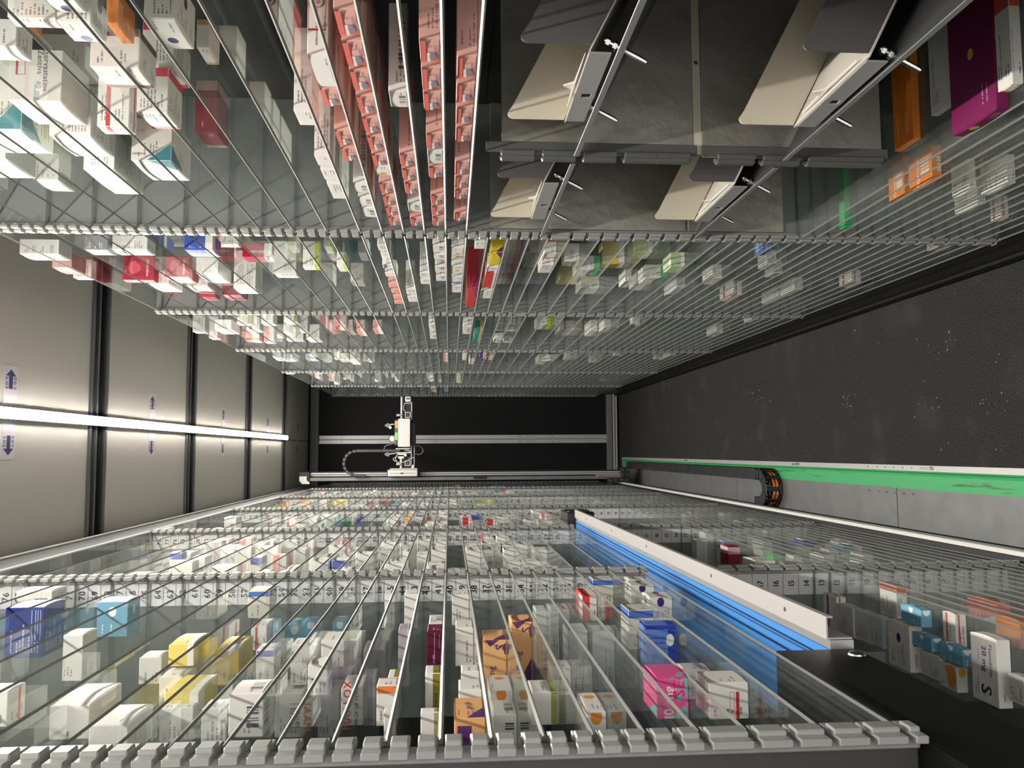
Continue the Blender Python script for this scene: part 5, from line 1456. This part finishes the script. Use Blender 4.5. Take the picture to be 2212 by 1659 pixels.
# ---------------------------------------------------------------- picking robot at the far end
def build_robot():
    Y = 5.93
    g = lambda px, py: ((977 - py) / 307.0, zz((971.7 - px) / 307.0))
    t = thing('picking_robot', 'picking robot with white head on an upright mast at the aisle end', 'robot', (-.17, Y, zz(FLOOR)))

    def bx(name, mat, px0, px1, py0, py1, y0, y1, c=.002, parent=None, mb=None, mi=0):
        x0, z0 = g(px0, py0); x1, z1 = g(px1, py1)
        own = mb is None
        mb = mb or MB()
        mb.cham(x0, x1, y0, y1, z0, z1, c, mi)
        return mb.build(name, M[mat], parent or t) if own else mb
    m = MB()
    bx('', '', 672, 1345, 1019.6, 1022.6, Y, Y + .05, .001, mb=m); bx('', '', 672, 1345, 1023.6, 1026.6, Y + .01, Y + .05, .001, mb=m)
    m.build('mast_track', M['alu_pale'], t)
    bx('mast', 'sheet', 672, 1345, 1029, 1036.5, Y - .02, Y + .06)
    bx('mast_back', 'black_plastic', 668, 1350, 1017, 1038, Y + .055, Y + .09)
    h = bx('mast_head', 'black_plastic', 655, 677, 1017, 1040, Y - .03, Y + .09)
    m = MB(); pts = [g(657, 1026), g(672, 1026), g(672, 1034), g(678, 1039), g(678, 1042), g(663, 1042), g(657, 1035)]
    m.prism(pts, 'y', Y - .05, Y - .03); m.build('head_bracket', M['robot_white'], h)
    f = bx('mast_foot', 'black_plastic', 1340, 1359, 1012, 1032, Y - .05, Y + .09)
    bx('foot_block', 'black_plastic', 1312, 1360, 1034, 1042, Y - .06, Y + .06)
    m = MB()
    for px, py in ((1344, 1017), (1354.5, 1017), (1344, 1027), (1354.5, 1027)):
        x, zc = g(px, py); m.tube([(x, Y - .056, zc), (x, Y - .049, zc)], .004, 8)
    for px, py in ((1316, 1039), (1327, 1038), (1340, 1038), (1351, 1039)):
        x, zc = g(px, py); m.tube([(x, Y - .066, zc), (x, Y - .059, zc)], .0045, 8)
    m.build('foot_screws', M['zinc'], f)
    bx('purple_clamp', 'mauve_cable', 1287, 1340, 1026.5, 1032, Y - .04, Y)
    bx('slide_seal', 'black_plastic', 1022, 1049, 1028, 1034, Y - .035, Y - .02)
    # carriage
    c = bx('carriage', 'robot_white', 842, 904, 1013.5, 1027, Y - .10, Y + .02, .004)
    bx('carriage_top', 'alu', 846, 904, 1010, 1013, Y - .09, Y, parent=c)
    bx('carriage_back', 'black_plastic', 839, 908, 1012, 1028, Y - .04, Y + .05, parent=c)
    m = MB(); x, zc = g(872, 1020.5); m.box(x - .0012, x + .0012, Y - .1012, Y - .1002, zc - .09, zc + .09); m.box(x - .004, x + .004, Y - .1014, Y - .1002, zc - .01, zc + .012, 1)
    m.build('carriage_print', [M['dark_grey'], M['ink']], c)
    # arm and gripper bed
    bx('arm_rod', 'alu', 866.5, 870.5, 858, 906, Y - .03, Y - .01)
    bx('arm_beam', 'black_plastic', 871, 891, 856, 1012, Y + .0, Y + .05)
    a = bx('motor', 'robot_white', 877, 889, 858, 869, Y - .06, Y, .004)
    m = MB(); x, zc = g(883, 863); m.box(x - .004, x + .004, Y - .0612, Y - .060, zc - .012, zc + .012); m.build('motor_label', M['ink'], a)
    m = MB()
    for q in ((889, 891.5, 869, 907), (875, 891, 871, 873)):
        bx('', '', *q, Y - .03, Y - .02, .0008, mb=m)
    m.build('arm_bracket', M['alu_pale'], t)
    for py0, py1 in ((891, 903), (994, 1005)):
        fr = MB()
        for q in ((876.5, 888.5, py0, py0 + 1.6), (876.5, 888.5, py1 - 1.6, py1), (876.5, 878.2, py0, py1), (886.8, 888.5, py0, py1)):
            bx('', '', *q, Y - .05, Y - .03, .0008, mb=fr)
        x, zc = g(882.5, (py0 + py1) / 2); fr.tube([(x, Y - .04, zc), (x, Y - .03, zc)], .004, 8)
        fr.build('sensor_frame', M['robot_white'], t)
    for py in (897.5, 1001.5):
        m = MB(); x, zc = g(862.5, py); m.tube([(x, Y - .05, zc + .012), (x, Y - .05, zc - .012)], [.009, .006], 8); m.tube([(x, Y - .05, zc - .012), (x - .01, Y - .04, zc - .02)], .004, 6); m.build('knob', M['robot_white'], t)
    h = MB()
    x0, z0 = g(863, 906.5); x1, z1 = g(888.5, 965)
    h.prism([(z0, Y - .10), (z0 - .022, Y - .16), (z1, Y - .16), (z1, Y - .01), (z0, Y - .01)], 'x', x1, x0) if False else None
    pts = [(Y - .10, z0), (Y - .16, z0 - .022), (Y - .16, z1), (Y - .01, z1), (Y - .01, z0)]
    h.prism(pts, 'x', x1, x0)
    hd = h.build('head_cover', M['robot_white'], t)
    bx('cover_slot', 'alu', 864.5, 866.2, 909.5, 928, Y - .133, Y - .115, .0005, hd)
    bx('head_base', 'black_plastic', 889, 899, 915, 960, Y - .08, Y + .03)
    k = bx('circuit_board', 'dark_grey', 855.5, 862.8, 908.5, 961, Y - .09, Y - .03, .001)
    for nm, mt, py0, rows, cols in (('orange_lamps', 'led_orange', 911, 6, 2), ('red_lamps', 'led_red', 911, 6, 1), ('green_lamps', 'led_green', 935.5, 6, 2)):
        m = MB()
        for i in range(rows):
            for j in range(cols):
                px = 857 + 2.6 * j + (5.0 if nm == 'red_lamps' else 0); py = py0 + 2.6 * i
                bx('', '', px, px + 1.5, py, py + 1.5, Y - .097, Y - .09, .0004, mb=m)
        o = m.build(nm, M[mt], k); o['kind'] = 'stuff'
    for py, s in ((919, 1), (981, -1)):
        m = MB()
        pts = [g(833, py + s), g(837, py - 3.2 * s), g(843, py - 4.5 * s), g(844.5, py + 3.5 * s), g(840, py + 5 * s)]
        m.prism(pts, 'y', Y - .05, Y - .045)
        mr = m.build('mirror_flap', M['sheet'], t)
        n = MB(); xa, za = g(843, py); xb, zb = g(849, py - 2); xc, zc = g(857, py - 2.2)
        n.tube([(xa, Y - .045, za), (xb, Y - .05, zb), (xc, Y - .05, zc)], .004, 6); n.build('flap_arm', M['pale_cable'], mr)
    m = MB(); x, zc = g(845.5, 924); m.tube([(x, Y - .06, zc), (x, Y - .052, zc), (x, Y - .045, zc)], [.003, .0085, .004], 10); m.build('head_lamp', M['bulb'], t)
    # hoses
    def hose(name, mat, pts, r=.003):
        q = [(g(px, py)[0], Y - dy, g(px, py)[1]) for px, py, dy in pts]
        m = MB()
        fine = []
        for i in range(len(q) - 1):
            p0, p1, p2, p3 = (Vector(q[max(i - 1, 0)]), Vector(q[i]), Vector(q[i + 1]), Vector(q[min(i + 2, len(q) - 1)]))
            for s in range(5):
                u = s / 5
                fine.append(.5 * ((2 * p1) + (p2 - p0) * u + (2 * p0 - 5 * p1 + 4 * p2 - p3) * u * u + (3 * p1 - p0 - 3 * p2 + p3) * u ** 3))
        fine.append(Vector(q[-1]))
        m.tube(fine, r, 6)
        return m.build(name, M[mat], t)
    hose('hose', 'mauve_cable', [(888, 965, .03), (897, 963, .05), (908, 964, .06), (915, 972, .05), (911, 980, .05), (903, 981, .04), (896, 978, .02)])
    hose('hose', 'mauve_cable', [(856, 957, .03), (847, 960, .06), (836, 963, .06), (833, 971, .05), (835, 977, .02)])
    hose('hose', 'pale_cable', [(876, 972, .03), (887, 974, .06), (891, 984, .06), (883, 994, .06), (868, 998, .06), (855, 994, .06), (853, 989, .05), (862, 986, .04)])
    hose('hose', 'pale_cable', [(862, 980, .03), (857, 988, .05), (861, 997, .05), (870, 1003, .03)])
    hose('hose', 'black_plastic', [(846, 940, .03), (843, 947, .06), (846, 955, .06), (851, 955, .03)], .002)
    hose('wire', 'pale_cable', [(875, 872, .02), (873, 884, .04), (878, 890, .03)], .003)
    m = MB()
    for q in ((889, 891, 960, 1012), (895.5, 897, 958, 1012), (889, 897, 1003, 1012), (889, 897, 987, 989)):
        bx('', '', *q, Y - .04, Y - .03, .001, mb=m)
    m.build('side_frame', M['robot_white'], t)
    m = MB(); bx('', '', 857.5, 888, 968, 970, Y - .07, Y - .03, .001, mb=m); bx('', '', 858, 889, 976.5, 978.5, Y - .07, Y - .03, .001, mb=m); bx('', '', 861, 880, 979, 982, Y - .06, Y - .03, .001, mb=m); bx('', '', 863, 875, 985, 990, Y - .05, Y - .03, .002, mb=m); bx('', '', 866, 870, 990, 1010, Y - .04, Y - .03, .001, mb=m)
    x, zc = g(878, 982.5); m.tube([(x, Y - .08, zc), (x, Y - .03, zc)], .010, 10)
    m.build('gripper', M['robot_white'], t)
    m = MB(); x, zc = g(849, 948); m.tube([(x, Y - .06, zc), (x, Y - .03, zc)], .018, 12); m.build('camera_eye', M['robot_white'], t)
    # its own drag chain
    path = [g(px, 973) for px in range(866, 775, -6)]
    cx, cz = g(775, 999)
    R = 26 / 307.0
    for i in range(1, 9):
        q = math.pi * .5 + math.pi * .92 * i / 8
        path.append((cx + R * math.sin(math.pi - q) * 1.0 if False else cx + R * math.cos(math.pi * .92 * i / 8), cz + R * math.sin(math.pi * .92 * i / 8)))
    xl, zl = path[-1]
    for i in range(1, 5):
        path.append((xl - .0008 * i, zl - .02 * i))
    mb = MB(); mb.cham(-.0125, .0125, -.012, .012, -.0095, .0095, .002); mb.cham(-.005, .005, -.0135, -.012, -.004, .004, .0005)
    pm = bpy.data.meshes.new('chain_link'); pm.from_pydata(mb.v, [], mb.f); pm.materials.append(M['chain_grey'])
    for (xa, za), (xb, zb) in zip(path[:-1], path[1:]):
        o = link('chain_link', pm, t, ((xa + xb) / 2, Y - .055, (za + zb) / 2))
        o.rotation_euler = (0, -math.atan2(zb - za, xb - xa), 0)


# ---------------------------------------------------------------- medicine boxes
WHT, OFF, GRY, INK, RED = (.80, .775, .73), (.74, .72, .66), (.60, .60, .58), (.10, .10, .11), (.62, .03, .04)
#  style: (colour, accent colour, accent kind, density of small print, print colour, words for the label)
STY = {
    'white': (WHT, (.5, .5, .5), 0, .75, INK, 'plain white'), 'whitelight': (WHT, (.5, .5, .5), 0, .12, INK, 'blank white'),
    'whitecode': (WHT, INK, 7, .5, INK, 'white bar-coded'), 'greywhite': (GRY, (.4, .4, .4), 0, .8, INK, 'greyish white'), 'lightgrey': ((.5, .55, .58), GRY, 0, .6, INK, 'light grey'),
    'textwhite': (WHT, INK, 5, .95, INK, 'white densely printed'), 'atorva': (OFF, (.45, .05, .05), 0, .0, INK, 'large off-white'), 'teal': (OFF, (.025, .19, .23), 4, .5, INK, 'white teal-cornered'),
    'green': (OFF, (.25, .45, .10), 2, .45, (.05, .25, .25), 'white green-edged'), 'green2': ((.03, .45, .12), (.6, .8, .6), 0, .15, (.7, .85, .7), 'bright green'),
    'green3': ((.02, .22, .13), WHT, 1, .2, WHT, 'dark green'),
    'redstrip': (OFF, (.62, .05, .09), 2, .9, INK, 'white red-striped'), 'purpledot': (OFF, (.035, .02, .14), 3, .6, INK, 'white purple-dotted'), 'brownflap': (OFF, (.14, .07, .07), 2, .5, INK, 'white brown-flapped'),
    'orange': ((.75, .22, .03), (.85, .4, .1), 0, .3, (.9, .6, .4), 'orange'), 'orangeflap': (OFF, (.55, .28, .07), 2, .3, INK, 'white orange-flapped'), 'redline': (WHT, (.6, .06, .06), 5, .65, INK, 'white red-lined'),
    'crimson': ((.30, .014, .04), (.6, .4, .4), 2, .15, (.85, .7, .7), 'crimson'), 'crimsontext': ((.42, .022, .05), (.5, .03, .06), 0, .0, (.85, .7, .7), 'crimson white-lettered'),
    'pink': ((.78, .42, .36), (.78, .13, .10), 2, .45, (.30, .10, .10), 'pink'), 'pregnant': (WHT, (.5, .05, .05), 0, .5, INK, 'white warning-marked'), 'oranged': (WHT, (.75, .30, .05), 3, .5, (.15, .13, .3), 'white orange-dotted'),
    'magenta': ((.19, .012, .085), (.6, .4, .1), 3, .2, (.6, .3, .4), 'magenta'), 'optim': ((.88, .26, .03), (.9, .9, .85), 7, .0, WHT, 'bright orange white-lettered'), 'redtag': (WHT, (.70, .12, .06), 2, .8, INK, 'white red-tagged'),
    'redtag2': (WHT, (.70, .05, .05), 6, .5, INK, 'white red-topped'), 'rose': ((.42, .26, .24), (.4, .1, .1), 0, .3, INK, 'dull rose'), 'greyly': ((.20, .20, .22), WHT, 0, .5, WHT, 'dark grey'),
    'helic': ((.45, .01, .04), WHT, 1, .0, WHT, 'dark red white-lettered'), 'bluefl': ((.05, .10, .42), WHT, 1, .3, WHT, 'blue white-based'), 'lime': (WHT, (.50, .60, .03), 1, .4, INK, 'white lime-banded'),
    'limepink': ((.70, .48, .55), (.5, .6, .03), 1, .3, INK, 'pink lime-banded'), 'tealfront': (WHT, (.0, .13, .14), 6, .3, WHT, 'white dark-teal-topped'), 'tealtext': ((.02, .28, .24), (.8, .4, .1), 1, .5, WHT, 'teal'),
    'blueedge': (WHT, (.05, .14, .50), 2, .5, INK, 'white blue-edged'), 'bluegrid': ((.10, .24, .70), WHT, 5, .5, WHT, 'blue'), 'redtop': ((.62, .05, .06), (.3, .03, .12), 4, .25, WHT, 'red'), 'redtext': ((.62, .05, .05), WHT, 1, .4, WHT, 'red lettered'),
    'yellowpurple': ((.75, .60, .03), (.14, .02, .12), 4, .3, (.2, .1, .2), 'yellow and purple'), 'pinkwhite': (WHT, (.72, .30, .28), 6, .5, INK, 'white pink-topped'), 'orangetop': (WHT, (.78, .20, .03), 2, .4, INK, 'white orange-ended'),
    'greenpink': (WHT, (.15, .45, .20), 1, .6, INK, 'white green-banded'), 'yellow': ((.74, .60, .16), WHT, 1, .35, INK, 'yellow'), 'yellowwin': ((.74, .55, .14), (.45, .62, .66), 4, .3, INK, 'yellow blue-windowed'), 'palegreen': ((.50, .66, .38), WHT, 1, .4, INK, 'pale green'),
    'blackbar': (WHT, (.015, .015, .015), 5, .3, INK, 'white black-barred'), 'purple': ((.12, .05, .35), WHT, 1, .3, WHT, 'purple'), 'blue': ((.015, .035, .22), (.015, .035, .22), 0, .8, (.55, .6, .75), 'navy blue'),
    'lightblue': ((.17, .40, .54), (.8, .85, .88), 3, .4, (.8, .9, .95), 'light blue'), 'creamblue': ((.72, .69, .58), (.08, .16, .50), 2, .5, INK, 'cream blue-ended'), 'blueline': (WHT, (.12, .14, .45), 2, .6, INK, 'white blue-striped'),
    'maalox': ((.78, .76, .74), (.70, .10, .04), 0, .0, INK, 'white red-lettered'), 'purplewhite': ((.55, .42, .60), WHT, 1, .5, INK, 'mauve white-based'), 'purplegrey': ((.42, .36, .42), (.55, .5, .52), 1, .85, INK, 'mauve grey'),
    'whiteorange': (WHT, (.80, .20, .05), 2, .6, INK, 'white orange-edged'), 'olive': ((.26, .21, .02), WHT, 6, .5, (.05, .04, .0), 'olive'), 'burgundy': ((.11, .005, .035), WHT, 0, .35, (.6, .45, .5), 'burgundy'), 'greenwhite': (WHT, (.30, .34, .12), 1, .5, INK, 'white olive-banded'),
    'orangegraph': ((.86, .46, .18), (.10, .03, .16), 4, .5, (.12, .05, .2), 'orange purple-cornered'), 'orangetall': ((.86, .47, .20), (.12, .03, .14), 4, .0, (.12, .05, .2), 'tall orange'), 'bluegrad': ((.10, .22, .60), (.02, .06, .38), 1, .3, (.02, .03, .2), 'bright blue'),
    'pinkteal': ((.80, .10, .32), (.20, .45, .46), 4, .0, WHT, 'hot pink and teal'), 'redlabel': (WHT, (.62, .02, .04), 0, .55, INK, 'white red-barred'), 'fluo': ((.84, .82, .78), (.05, .04, .06), 0, .3, INK, 'white purple-lettered'), 'redtri': (WHT, (.6, .04, .05), 5, .7, INK, 'white red-signed'),
    'fruit': (GRY, (.60, .28, .04), 3, .5, INK, 'grey orange-fruit'), 'redteal': ((.70, .16, .12), (.6, .75, .7), 4, .3, WHT, 'red and mint'),
}
_cart = {}


def carton_mesh(w, d, h, sg):
    """one carton, base at z = 0, front face at x = 0, near face at y = 0, with creased edges"""
    key = (round(w, 3), round(d, 3), round(h, 4), sg)
    if key in _cart:
        return _cart[key]
    x0, x1 = (0, d) if sg > 0 else (-d, 0)
    c = min(.0007, h / 5, w / 5)
    vs, fs = cham_geo(x0, x1, 0, w, 0, h, c)
    me = bpy.data.meshes.new('medicine_box')
    me.from_pydata(vs, [], fs)
    a = me.uv_layers.new(name='unit')
    b = me.uv_layers.new(name='metric')
    for p in me.polygons:
        n = p.normal
        ax = max(range(3), key=lambda i: abs(n[i]))
        big = p.index < 6
        for li in p.loop_indices:
            co = me.vertices[me.loops[li].vertex_index].co
            if not big:
                a.data[li].uv = (.02, .98); b.data[li].uv = (.2, .2)
                continue
            if ax == 0:
                u, v, cu, cv = co.y / w, co.z / h, co.y - w / 2, co.z - h / 2
            elif ax == 1:
                u, v, cu, cv = (co.x - x0) / d, co.z / h, co.x - (x0 + x1) / 2, co.z - h / 2
            else:
                u, v, cu, cv = (co.x - x0) / d, co.y / w, co.x - (x0 + x1) / 2, co.y - w / 2
            a.data[li].uv = (u, v); b.data[li].uv = (cu, cv)
    me.materials.append(M['carton'])
    _cart[key] = me
    return me


def flap_mesh(w, d, h, sg):
    """tucked end flap on the aisle face: a thin sheet that bows out a little"""
    mb = MB()
    n = 5
    pts = [(0.0004, .0012)]
    e = min(.0022, .02 * w + .0006)
    pts = [(sg * .0002, .0018)] + [(-sg * (e * math.sin(math.pi * i / n) + .0002), .0018 + (w - .0036) * i / n) for i in range(n + 1)] + [(sg * .0002, w - .0018)]
    # outline in x,y swept over the height
    mb.prism(pts, 'z', .0016, h - .0016)
    me = bpy.data.meshes.new('tuck_flap')
    me.from_pydata(mb.v, [], mb.f)
    a = me.uv_layers.new(name='unit'); b = me.uv_layers.new(name='metric')
    for p in me.polygons:
        for li in p.loop_indices:
            co = me.vertices[me.loops[li].vertex_index].co
            a.data[li].uv = (co.y / w, co.z / h); b.data[li].uv = (co.y - w / 2, co.z - h / 2)
    me.materials.append(M['carton'])
    return me


def paint(o, st, rnd):
    c1, c2, ak, dens, ink, _ = STY[st]
    j = 1 - rnd.random() * .06
    o['c1'] = [x * j for x in c1]; o['c2'] = list(c2); o['pr'] = [float(ak), float(dens), rnd.random() * 50]; o['ink'] = list(ink)


_pm = {}


def pmat(col, rough=.5):
    k = tuple(round(x, 3) for x in col)
    if k not in _pm:
        _pm[k] = simple('print_colour', col, rough)
    return _pm[k]


def prints(o, st, w, d, h, sg):
    """lettering and marks big enough in the photograph to read"""
    X = lambda f: sg * d * f                     # depth fraction
    N = -.0002                                   # just proud of the near face
    P = []

    def text(s, at, right, up, size, col, bold=1, name='printed_text', centre=True):
        mb = MB(); put_text(mb, s, at, right, up, size, 0, bold, centre)
        c = mb.build(name, pmat(col)); c.parent = o; P.append(c)

    def patch(pts, col, name='printed_mark'):
        mb = MB(); mb.add(pts, [tuple(range(len(pts)))]); c = mb.build(name, pmat(col)); c.parent = o; P.append(c)

    def near(x0, x1, z0, z1):                    # rectangle on the near face, as fractions
        return [(X(x0), N, h * z0), (X(x1), N, h * z0), (X(x1), N, h * z1), (X(x0), N, h * z1)]
    dn, up_, ri = (-1, 0, 0), (1, 0, 0), (0, 0, -1)
    K = (.05, .05, .06)
    if st == 'atorva':
        text('Atorvastatine', (X(.62), N, h * .30), dn, ri, .0105, (.16, .16, .17)); text('Zentiva', (X(.75), N, h * .42), dn, ri, .0105, (.2, .2, .2))
        text('40 mg', (X(.2), N, h * .44), dn, ri, .0105, (.25, .27, .36)); patch(near(.08, .32, .50, .51), (.25, .27, .36))
        patch(near(.5, .95, .84, .88), (.45, .04, .05)); patch(near(.5, .95, .70, .71), (.35, .2, .2)); patch(near(.5, .515, .71, .84), (.35, .2, .2)); patch(near(.935, .95, .71, .84), (.35, .2, .2))
    elif st == 'pink':
        F = -sg * .0034 if False else -sg * .0026
        text('Amoxicilline', (F, w * .42, h * .22), (0, 1, 0), (0, 0, -1), min(.0042, w * .1), (.16, .08, .22)); text('1 g', (F, w * .25, h * .45), (0, 1, 0), (0, 0, -1), .0048, (.16, .08, .22))
        pts = [(F, w * .70 + w * .17 * math.cos(q), h * .38 + h * .16 * math.sin(q)) for q in [2 * math.pi * i / 10 for i in range(10)]]
        patch(pts, (.22, .23, .27), 'printed_tablet'); patch([(F + sg * .0001, w * .03, h * .70), (F + sg * .0001, w * .97, h * .70), (F + sg * .0001, w * .97, h * .95), (F + sg * .0001, w * .03, h * .95)], (.74, .14, .11))
        patch([(F + sg * .00005, w * .55, h * .50), (F + sg * .00005, w * .95, h * .50), (F + sg * .00005, w * .95, h * .66), (F + sg * .00005, w * .55, h * .66)], (.82, .70, .66))
    elif st == 'helic':
        text('Hélicidine', (X(.35), N, h * .5), (0, 0, 1), dn, min(h * .17, .011), (.85, .78, .76))
    elif st == 'crimsontext':
        s = 'cidine' if o['pr'][2] > 25 else 'enibi'
        text('Hélicidine', (X(.5), N, h * .2), dn, ri, min(.011, h * .3), (.82, .72, .70))
        patch([(X(.5) + .3 * d * math.cos(q) * (1 if q < 3.1 else .7), N, h * .62 + h * .2 * math.sin(q)) for q in [2 * math.pi * i / 9 for i in range(9)]], (.66, .10, .14))
    elif st == 'maalox':
        text('MAALOX', (X(.45), N, h * .72), up_, (0, 0, 1), .0125, (.70, .09, .04)); text('MAUX DE VENTRE', (X(.42), N, h * .30), up_, (0, 0, 1), .0055, K); patch(near(.02, .30, .46, .50), (.8, .18, .05))
    elif st == 'fluo':
        T = h + .0002
        text('Fluoxétine', (X(.34), w * .24, T), dn, (0, -1, 0), .0095, (.20, .18, .34)); text('20 mg', (X(.34), w * .48, T), dn, (0, -1, 0), .0135, (.08, .05, .12)); text('14 gélules', (X(.30), w * .70, T), dn, (0, -1, 0), .0042, (.3, .3, .3))
        text('S', (X(.80), w * .45, T), dn, (0, -1, 0), .030, (.06, .04, .08))
    elif st == 'pinkteal':
        text('10 mg', (X(.60), N, h * .62), up_, (0, 0, 1), .0145, (.85, .72, .76)); 
        patch(near(.0, .55, .02, .36), (.20, .45, .46)); patch([(X(.0), N * 1.5, h * .36), (X(.85), N * 1.5, h * .02), (X(.55), N * 1.5, h * .02), (X(0), N * 1.5, h * .25)], (.84, .14, .36))
        text('SEC', (X(.10), N * 2, h * .30), up_, (0, 0, 1), .017, (.80, .02, .22))
    elif st == 'bluegrad':
        text('comprimés', (X(.30), N, h * .6), (0, 0, -1), up_, .0055, (.03, .05, .30)); text('pelliculés', (X(.42), N, h * .6), (0, 0, -1), up_, .0055, (.03, .05, .30))
        patch([(X(.36) + .0085 * math.cos(q), N, h * .2 + .0058 * math.sin(q)) for q in [2 * math.pi * i / 12 for i in range(12)]], (.72, .72, .62), 'printed_tablet'); patch(near(0, .10, .01, .99), (.015, .03, .34))
    elif st == 'orangetall':
        patch([(X(.0), N, h * .95), (X(.0), N, h * .30), (X(.12), N, h * .72)], (.12, .03, .14)); text('S', (X(.13), N * 2, h * .28), up_, (0, 0, 1), .017, (.13, .04, .15)); text('10 mg', (X(.66), N, h * .66), up_, (0, 0, 1), .012, (.16, .06, .22))
        patch([(X(.05), N, h * .02), (X(.26), N, h * .02), (X(.26), N, h * .08), (X(.10), N, h * .16)], (.12, .03, .14))
    elif st == 'orangegraph':
        F = .0027
        text('40 mg', (F, w * .45, h * .55), (0, -1, 0), (0, 0, 1), .0085, (.14, .05, .2)); patch(near(.2, .75, .45, .9), (.12, .03, .16))
    elif st == 'optim':
        F = -.0027
        text('Optimum', (F, w * .5, h * .5), (0, -1, 0), (0, 0, 1), min(.009, h * .5), (.9, .82, .75)); text('Optimum', (X(.4), w * .6, h + .0002), up_, (0, 1, 0), .013, (.9, .8, .72))
    elif st == 'redlabel':
        patch(near(.25, .98, .24, .32), (.60, .015, .035)); patch(near(.25, .98, .47, .48), (.62, .1, .08)); patch(near(.25, .98, .36, .37), (.62, .1, .08)); patch(near(.25, .265, .36, .47), (.62, .1, .08))
    elif st == 'blue':
        for i, z in enumerate((.30, .20, .14, .07)):
            patch(near(.05, .55 + .1 * (i % 2), z, z + .016), (.5, .55, .7))
    elif st == 'burgundy':
        patch(near(.05, .95, .5, .53), (.55, .4, .45)); patch(near(.1, .5, .2, .22), (.5, .35, .4))
    elif st == 'pregnant':
        patch(near(.25, .95, .94, .97), (.55, .06, .06)); patch(near(.25, .95, .12, .15), (.55, .06, .06)); patch(near(.25, .27, .12, .97), (.55, .06, .06))
        patch([(X(.55) + .0075 * math.cos(q), N, h * .5 + .0075 * math.sin(q)) for q in [2 * math.pi * i / 12 for i in range(12)]], (.03, .03, .03), 'warning_sign'); patch([(X(.55) + .0058 * math.cos(q), N * 1.5, h * .5 + .0058 * math.sin(q)) for q in [2 * math.pi * i / 12 for i in range(12)]], (.7, .68, .64), 'warning_sign')
        patch([(X(.55) + .0035 * math.cos(q) * (1.4 if q < 2 else 1), N * 2, h * .5 + .0028 * math.sin(q)) for q in [2 * math.pi * i / 8 for i in range(8)]], (.03, .03, .03), 'warning_sign')
    elif st == 'teal' and w > .03:
        text('SANDOZ', (X(.16), N, h * .8), (0, 0, -1), up_, .0048, (.05, .07, .30)); text('10 ml', (X(.72), N, h * .8), (0, 0, -1), up_, .006, (.3, .3, .32))
    elif st == 'green' and w > .03:
        text('MOVI', (X(.6), w * .4, -.0002), dn, (0, 1, 0), .011, (.03, .22, .28))
    elif st == 'fruit':
        patch([(X(.45) + .017 * math.cos(q), w * .3 + .011 * math.sin(q), h + .0002) for q in [2 * math.pi * i / 12 for i in range(12)]], (.60, .26, .03), 'printed_fruit')
    return P


def build_cartons():
    by = {}
    for r in CARTONS:
        by.setdefault((r[0], r[1], r[2]), []).append(r)
    pink_kids = None
    rnd = random.Random(1)
    for key in sorted(by):
        side, k, z = key
        sg = 1 if side == 'R' else -1
        fx = FR if side == 'R' else FL
        idx = sorted(SHELF_Z[side, k], reverse=True).index(z)
        row = sorted(by[key], key=lambda r: (r[4], r[3]))
        rack = 'chute rack' if side == 'R' else 'belt rack'
        for i, r in enumerate(row):
            _, _, _, X, Y, w, d, h, st = r
            if st == 'pink' and k == 0:
                w, d, h = max(.030, round(w / .006) * .006 - .001), round(d, 3), round(h, 4)
            me = carton_mesh(w, d, h, sg)
            o = bpy.data.objects.new('medicine_box', me)
            SC.collection.objects.link(o)
            o.location = (sg * X, Y, zz(z) + .0003)
            paint(o, st, rnd)
            words = STY[st][5]
            tag(o, '%s box, %s along, %s shelf down, %s bay of the %s' % (words, ORD[i], ORD[idx], ORD[k], rack), 'medicine box', 'medicine boxes in the %s bay of the %s' % (ORD[k], rack))
            if k <= 1 and min(w, h) > .013:
                f = bpy.data.objects.new('tuck_flap', flap_mesh(w, d, h, sg))
                SC.collection.objects.link(f); f.parent = o
                for a in ('c1', 'c2', 'ink'):
                    f[a] = list(o[a])
                f['pr'] = [o['pr'][0], o['pr'][1] * .6, o['pr'][2] + 3]
            if k <= 1:
                prints(o, st, w, d, h, sg)
    # boxes further down the aisle, too small to tell apart
    vs, fs, uu, mm, c1, c2, pr, ink = [], [], [], [], [], [], [], []
    for r in FAR_CARTONS:
        side, k, z, X, Y, w, d, h, st = r
        sg = 1 if side == 'R' else -1
        me = carton_mesh(w, d, h, sg)
        b = len(vs)
        vs += [(v.co.x + sg * X, v.co.y + Y, v.co.z + zz(z) + .0003) for v in me.vertices]
        a, c = me.uv_layers['unit'], me.uv_layers['metric']
        s = STY[st]; sd = rnd.random() * 50
        for p in me.polygons:
            fs.append(tuple(b + i for i in p.vertices))
            for li in p.loop_indices:
                uu.append(tuple(a.data[li].uv)); mm.append(tuple(c.data[li].uv))
            c1.append(s[0]); c2.append(s[1]); pr.append((float(s[2]), float(s[3]), sd)); ink.append(s[4])
    me = bpy.data.meshes.new('far_medicine_boxes')
    me.from_pydata(vs, [], fs)
    for nm, dat in (('unit', uu), ('metric', mm)):
        L = me.uv_layers.new(name=nm)
        L.data.foreach_set('uv', [x for t in dat for x in t])
    for nm, dat in (('c1', c1), ('c2', c2), ('pr', pr), ('ink', ink)):
        A = me.attributes.new(nm, 'FLOAT_VECTOR', 'FACE')
        A.data.foreach_set('vector', [x for t in dat for x in t])
    me.materials.append(M['far_carton'])
    o = link('far_medicine_boxes', me)
    tag(o, 'many small medicine boxes on the glass shelves far down both racks', 'medicine boxes')
    o['kind'] = 'stuff'


build_room()
build_lamp()
build_stickers()
build_racks()
build_chutes()
build_conveyor()
build_rails()
build_robot()
build_cartons()
